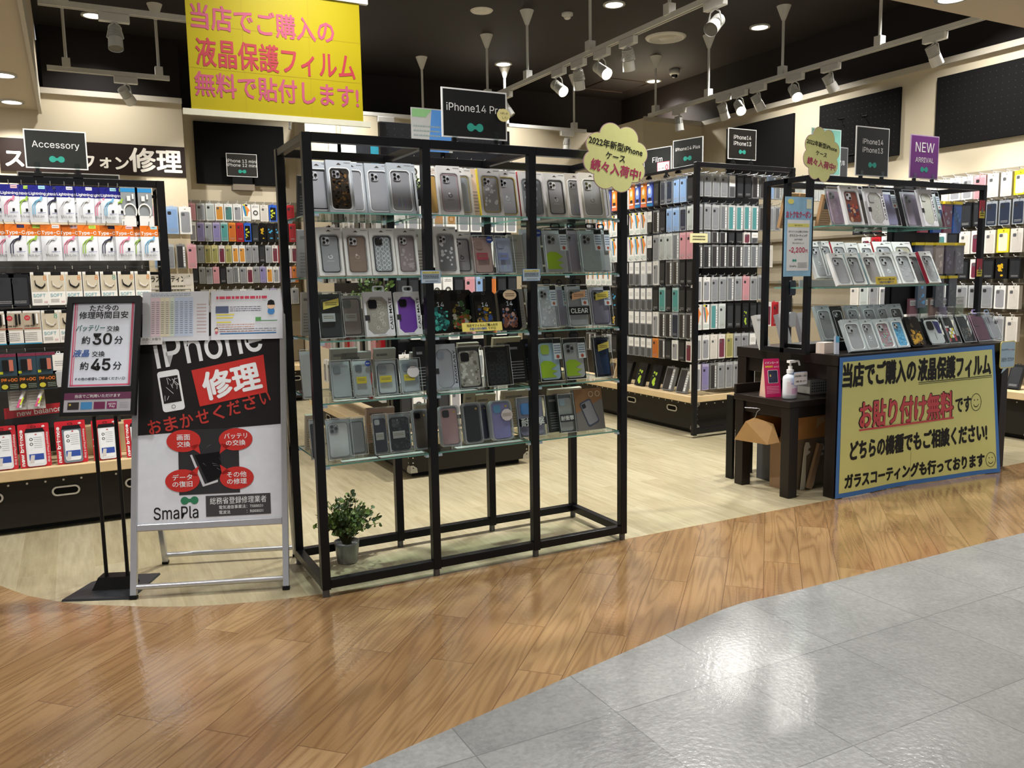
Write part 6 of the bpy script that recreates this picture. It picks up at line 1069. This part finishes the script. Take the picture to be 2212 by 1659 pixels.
for k, (x, kind) in enumerate(((-4, 'usb'), (30, 'usb'), (68, 'usb'), (108, 'soft'), (145, 'soft'))):
    X = at(x, 690, Y=4.79).x
    if kind == 'usb':
        b = MB(); b.box(-.04, 0, 0, .04, .022, .165, M('#e5e2dc', .45)).flat(rect(-.038, .07, .038, .155), -.0006, M('#b3a692', .5)).flat(disc(-.018, .13, .013, 14), -.001, M('#c03038')).box(.005, -.006, .095, .014, -.001, .15, INK).box(.02, -.006, .1, .028, -.001, .15, [WHITE, INK, WHITE][k % 3]).flat(rect(-.034, .076, .034, .08), -.001, M('#a04a3a')).text('USB PD', -.012, .09, -.001, INK, w=.04, bold=.02).text('1/1', -.018, .13, -.0014, WHITE, w=.014).lines(-.034, .02, .015, .06, 5, -.001, M('#888'), .3, k).flat(rect(-.038, 0, .038, .006), -.001, M('#2a8ab0')); me = b.mesh('cable_box')
    else: me = softbox(.075, .165, '1a1a1a' if k == 4 else 'cfcac0', '3a9a8a')
    tag(put('cable_box', me, None, (X, 4.785, .965)), ['white and taupe charger cable box with red dot', 'white soft cable box'][kind == 'soft']+', %s along the fourth cable row' % ORD[k], 'cable box', 'boxes on the lower cable rows'); put('hook', HOOKM, g0, (X, 4.79, 1.145))
for k, x in enumerate((18, 58, 100)):
    X = at(x, 790, Y=4.79).x; b = MB(); b.box(-.043, 0, 0, .043, .03, .185, M('#2e4654', .35)).flat(rect(-.043, .17, .043, .185), -.0006, M('#7a2a44')).box(-.025, -.006, .1, .0, 0, .155, M('#1d1b1b', .3)).box(.004, -.006, .1, .022, 0, .155, M('#c2705c', .4)).flat(rect(-.04, .004, .04, .075), -.0008, M('#26241c')).text('PD+QC', 0, .055, -.0014, M('#d9722a'), w=.07, bold=.03).flat(disc(-.022, .022, .014, 14, .012), -.0014, M('#c9c03a')).lines(.0, .036, .01, .035, 3, -.0014, M('#9ab0a0'), .3, k).flat(rect(-.038, .085, -.024, .098), -.0014, M('#c9d02c'))
    tag(b.obj('charger_pack', None, (X, 4.78, .735)), 'dark blue charger pack with orange lettering, %s along the fifth cable row' % ORD[k], 'charger pack', 'charger packs on the fifth row'); put('hook', HOOKM, g0, (X, 4.79, .93))
tag(put('charger_pack', fp(ST['Z'], .06, .17, .03), None, (at(128, 790, Y=4.79).x, 4.78, .74)), 'narrow white pack beside the dark blue charger packs', 'charger pack')
for k, x in enumerate((38, 78)):
    X = at(x, 870, Y=4.76).x; t = thing('strap_pack', 'clear pack with coiled neon and pink strap, %s along below chargers' % ORD[k], 'strap pack', (X, 4.80, .635), (-.2, 0, .1), 'strap packs below the chargers'); MB().box(-.04, 0, 0, .04, .02, .15, M('#a8a6a2', .3)).lines(-.03, .03, .02, .13, 8, -.0006, M('#d4d2cc'), .4, k).box(-.03, -.004, .11, -.012, 0, .13, INK).obj('card', t)
    MB().tube([Vector((.028, -.01, .13)), Vector((.03, -.016, .09)), Vector((.012, -.02, .05)), Vector((.004, -.016, .01))], .009, M('#d8d6d6', .4), 8).tube([Vector((.022, -.02, .06)), Vector((.006, -.024, .025))], .006, M('#c8e03a', .4), 8).tube([Vector((.012, -.024, .05)), Vector((-.006, -.024, .01))], .006, M('#d85a8a', .4), 8).obj('strap', t)
NBR = M('#bf1f2c', .35, coat=.2)
t = thing('header_card', 'red brand header card standing above the red pouches', 'sign', (-.15, 4.86, .585), (-.1, 0, 0)); MB().add([(-.2, 0, .0), (.33, 0, .03), (.33, 0, .075), (-.2, 0, .055)], [(0, 1, 2, 3)], NBR).add([(-.2, 0, -.06), (.33, 0, -.06), (.33, 0, .03), (-.2, 0, .0)], [(0, 1, 2, 3)], M('#2a2a28', .4)).obj('card', t); MB().text('new balance', -.045, .028, -.001, WHITE, w=.2, bold=.012, rot=.06).obj('lettering', t)
def nbpack(x0, x1, ybm, yt, lab, silver=0):
    Y = 4.77; X0, X1 = at(x0, ybm, Y=Y).x, at(x1, ybm, Y=Y).x; w = X1-X0; h = min(.22, at((x0+x1)/2, yt, Y=Y+.03).z-.341)
    t = thing('waterproof_pouch_pack', lab, 'phone pouch', ((X0+X1)/2, Y, .342), (-.2, 0, .06), 'red pouch packs on the wooden deck')
    MB().prism(rrect(w, h, .006, 3, 0, h/2), 0, .004, NBR).ring(rrect(w*.16, .01, .004, 3, 0, h*.93), rrect(w*.12, .006, .002, 3, 0, h*.93), -.0006, 0, INK).obj('backing_card', t)
    p = MB(); p.prism(rrect(w*.62, h*.84, .012, 4, w*.03, h*.44), -.008, -.001, M('#d7dade' if not silver else '#6f7a84', .2, coat=.6)); p.prism(rrect(w*.5, h*.7, .01, 4, w*.03, h*.42), -.0084, -.008, M('#e3e6ea', .3)); p.prism([(-w*.3, h*.8), (w*.36, h*.8), (w*.3, h*.89), (-w*.24, h*.89)], -.009, -.001, M('#1b1c1f', .35))
    p.flat(rect(-w*.2, h*.16, w*.27, h*.3), -.0088, M('#2c4a9c')); p.flat([(-w*.2, h*.1), (-w*.06, h*.1), (-w*.02, h*.27), (-w*.14, h*.28)], -.0092, M('#c9c4c2')); p.lines(-w*.02, w*.25, h*.42, h*.7, 6, -.0088, M('#9a9ca0'), .25, 3)
    for z in (.64, .53): p.ring(disc(-w*.1, h*z, w*.055, 12), disc(-w*.1, h*z, w*.035, 12), -.009, -.0086, INK)
    p.text('nb', w*.06, h*.75, -.009, NBR, w=w*.07, bold=.05); p.obj('pouch', t)
    MB().text('new balance', -w*.41, h*.46, -.001, WHITE, w=h*.84, h=w*.12, rot=math.pi/2, bold=.03).text('Waterproof Pouch & Strap', w*.42, h*.44, -.001, WHITE, w=h*.7, rot=-math.pi/2).text('nb', w*.32, h*.93, -.001, WHITE, w=w*.1, bold=.05).obj('lettering', t)
nbpack(-22, 40, 1005, 905, 'red waterproof pouch pack cut by the frame edge'); nbpack(44, 112, 998, 897, 'red waterproof pouch pack with black top, second along'); nbpack(124, 191, 993, 905, 'red waterproof pouch pack with silvery pouch, third along', 1); nbpack(203, 263, 987, 905, 'red waterproof pouch pack behind the time sign poles'); nbpack(274, 330, 982, 903, 'red pack mostly hidden behind the A-frame sign edge')
tag(MB().box(-.02, 4.95, .341, .3, 5.1, .5, M('#c9b48a', .5)).obj('wooden_crate', bevel=.003), 'pale wooden crate behind the red pouch packs', 'crate')
for g, l in ((g2, (4.7, 6.7, 0)), (g1, (2.24, 5.9, 0)), (g0, (-.28, 5.67, 0)), (wb, (1.65, 8.92, 0)), (wr, (6.33, 5.6, 0))): rebase(g, l)
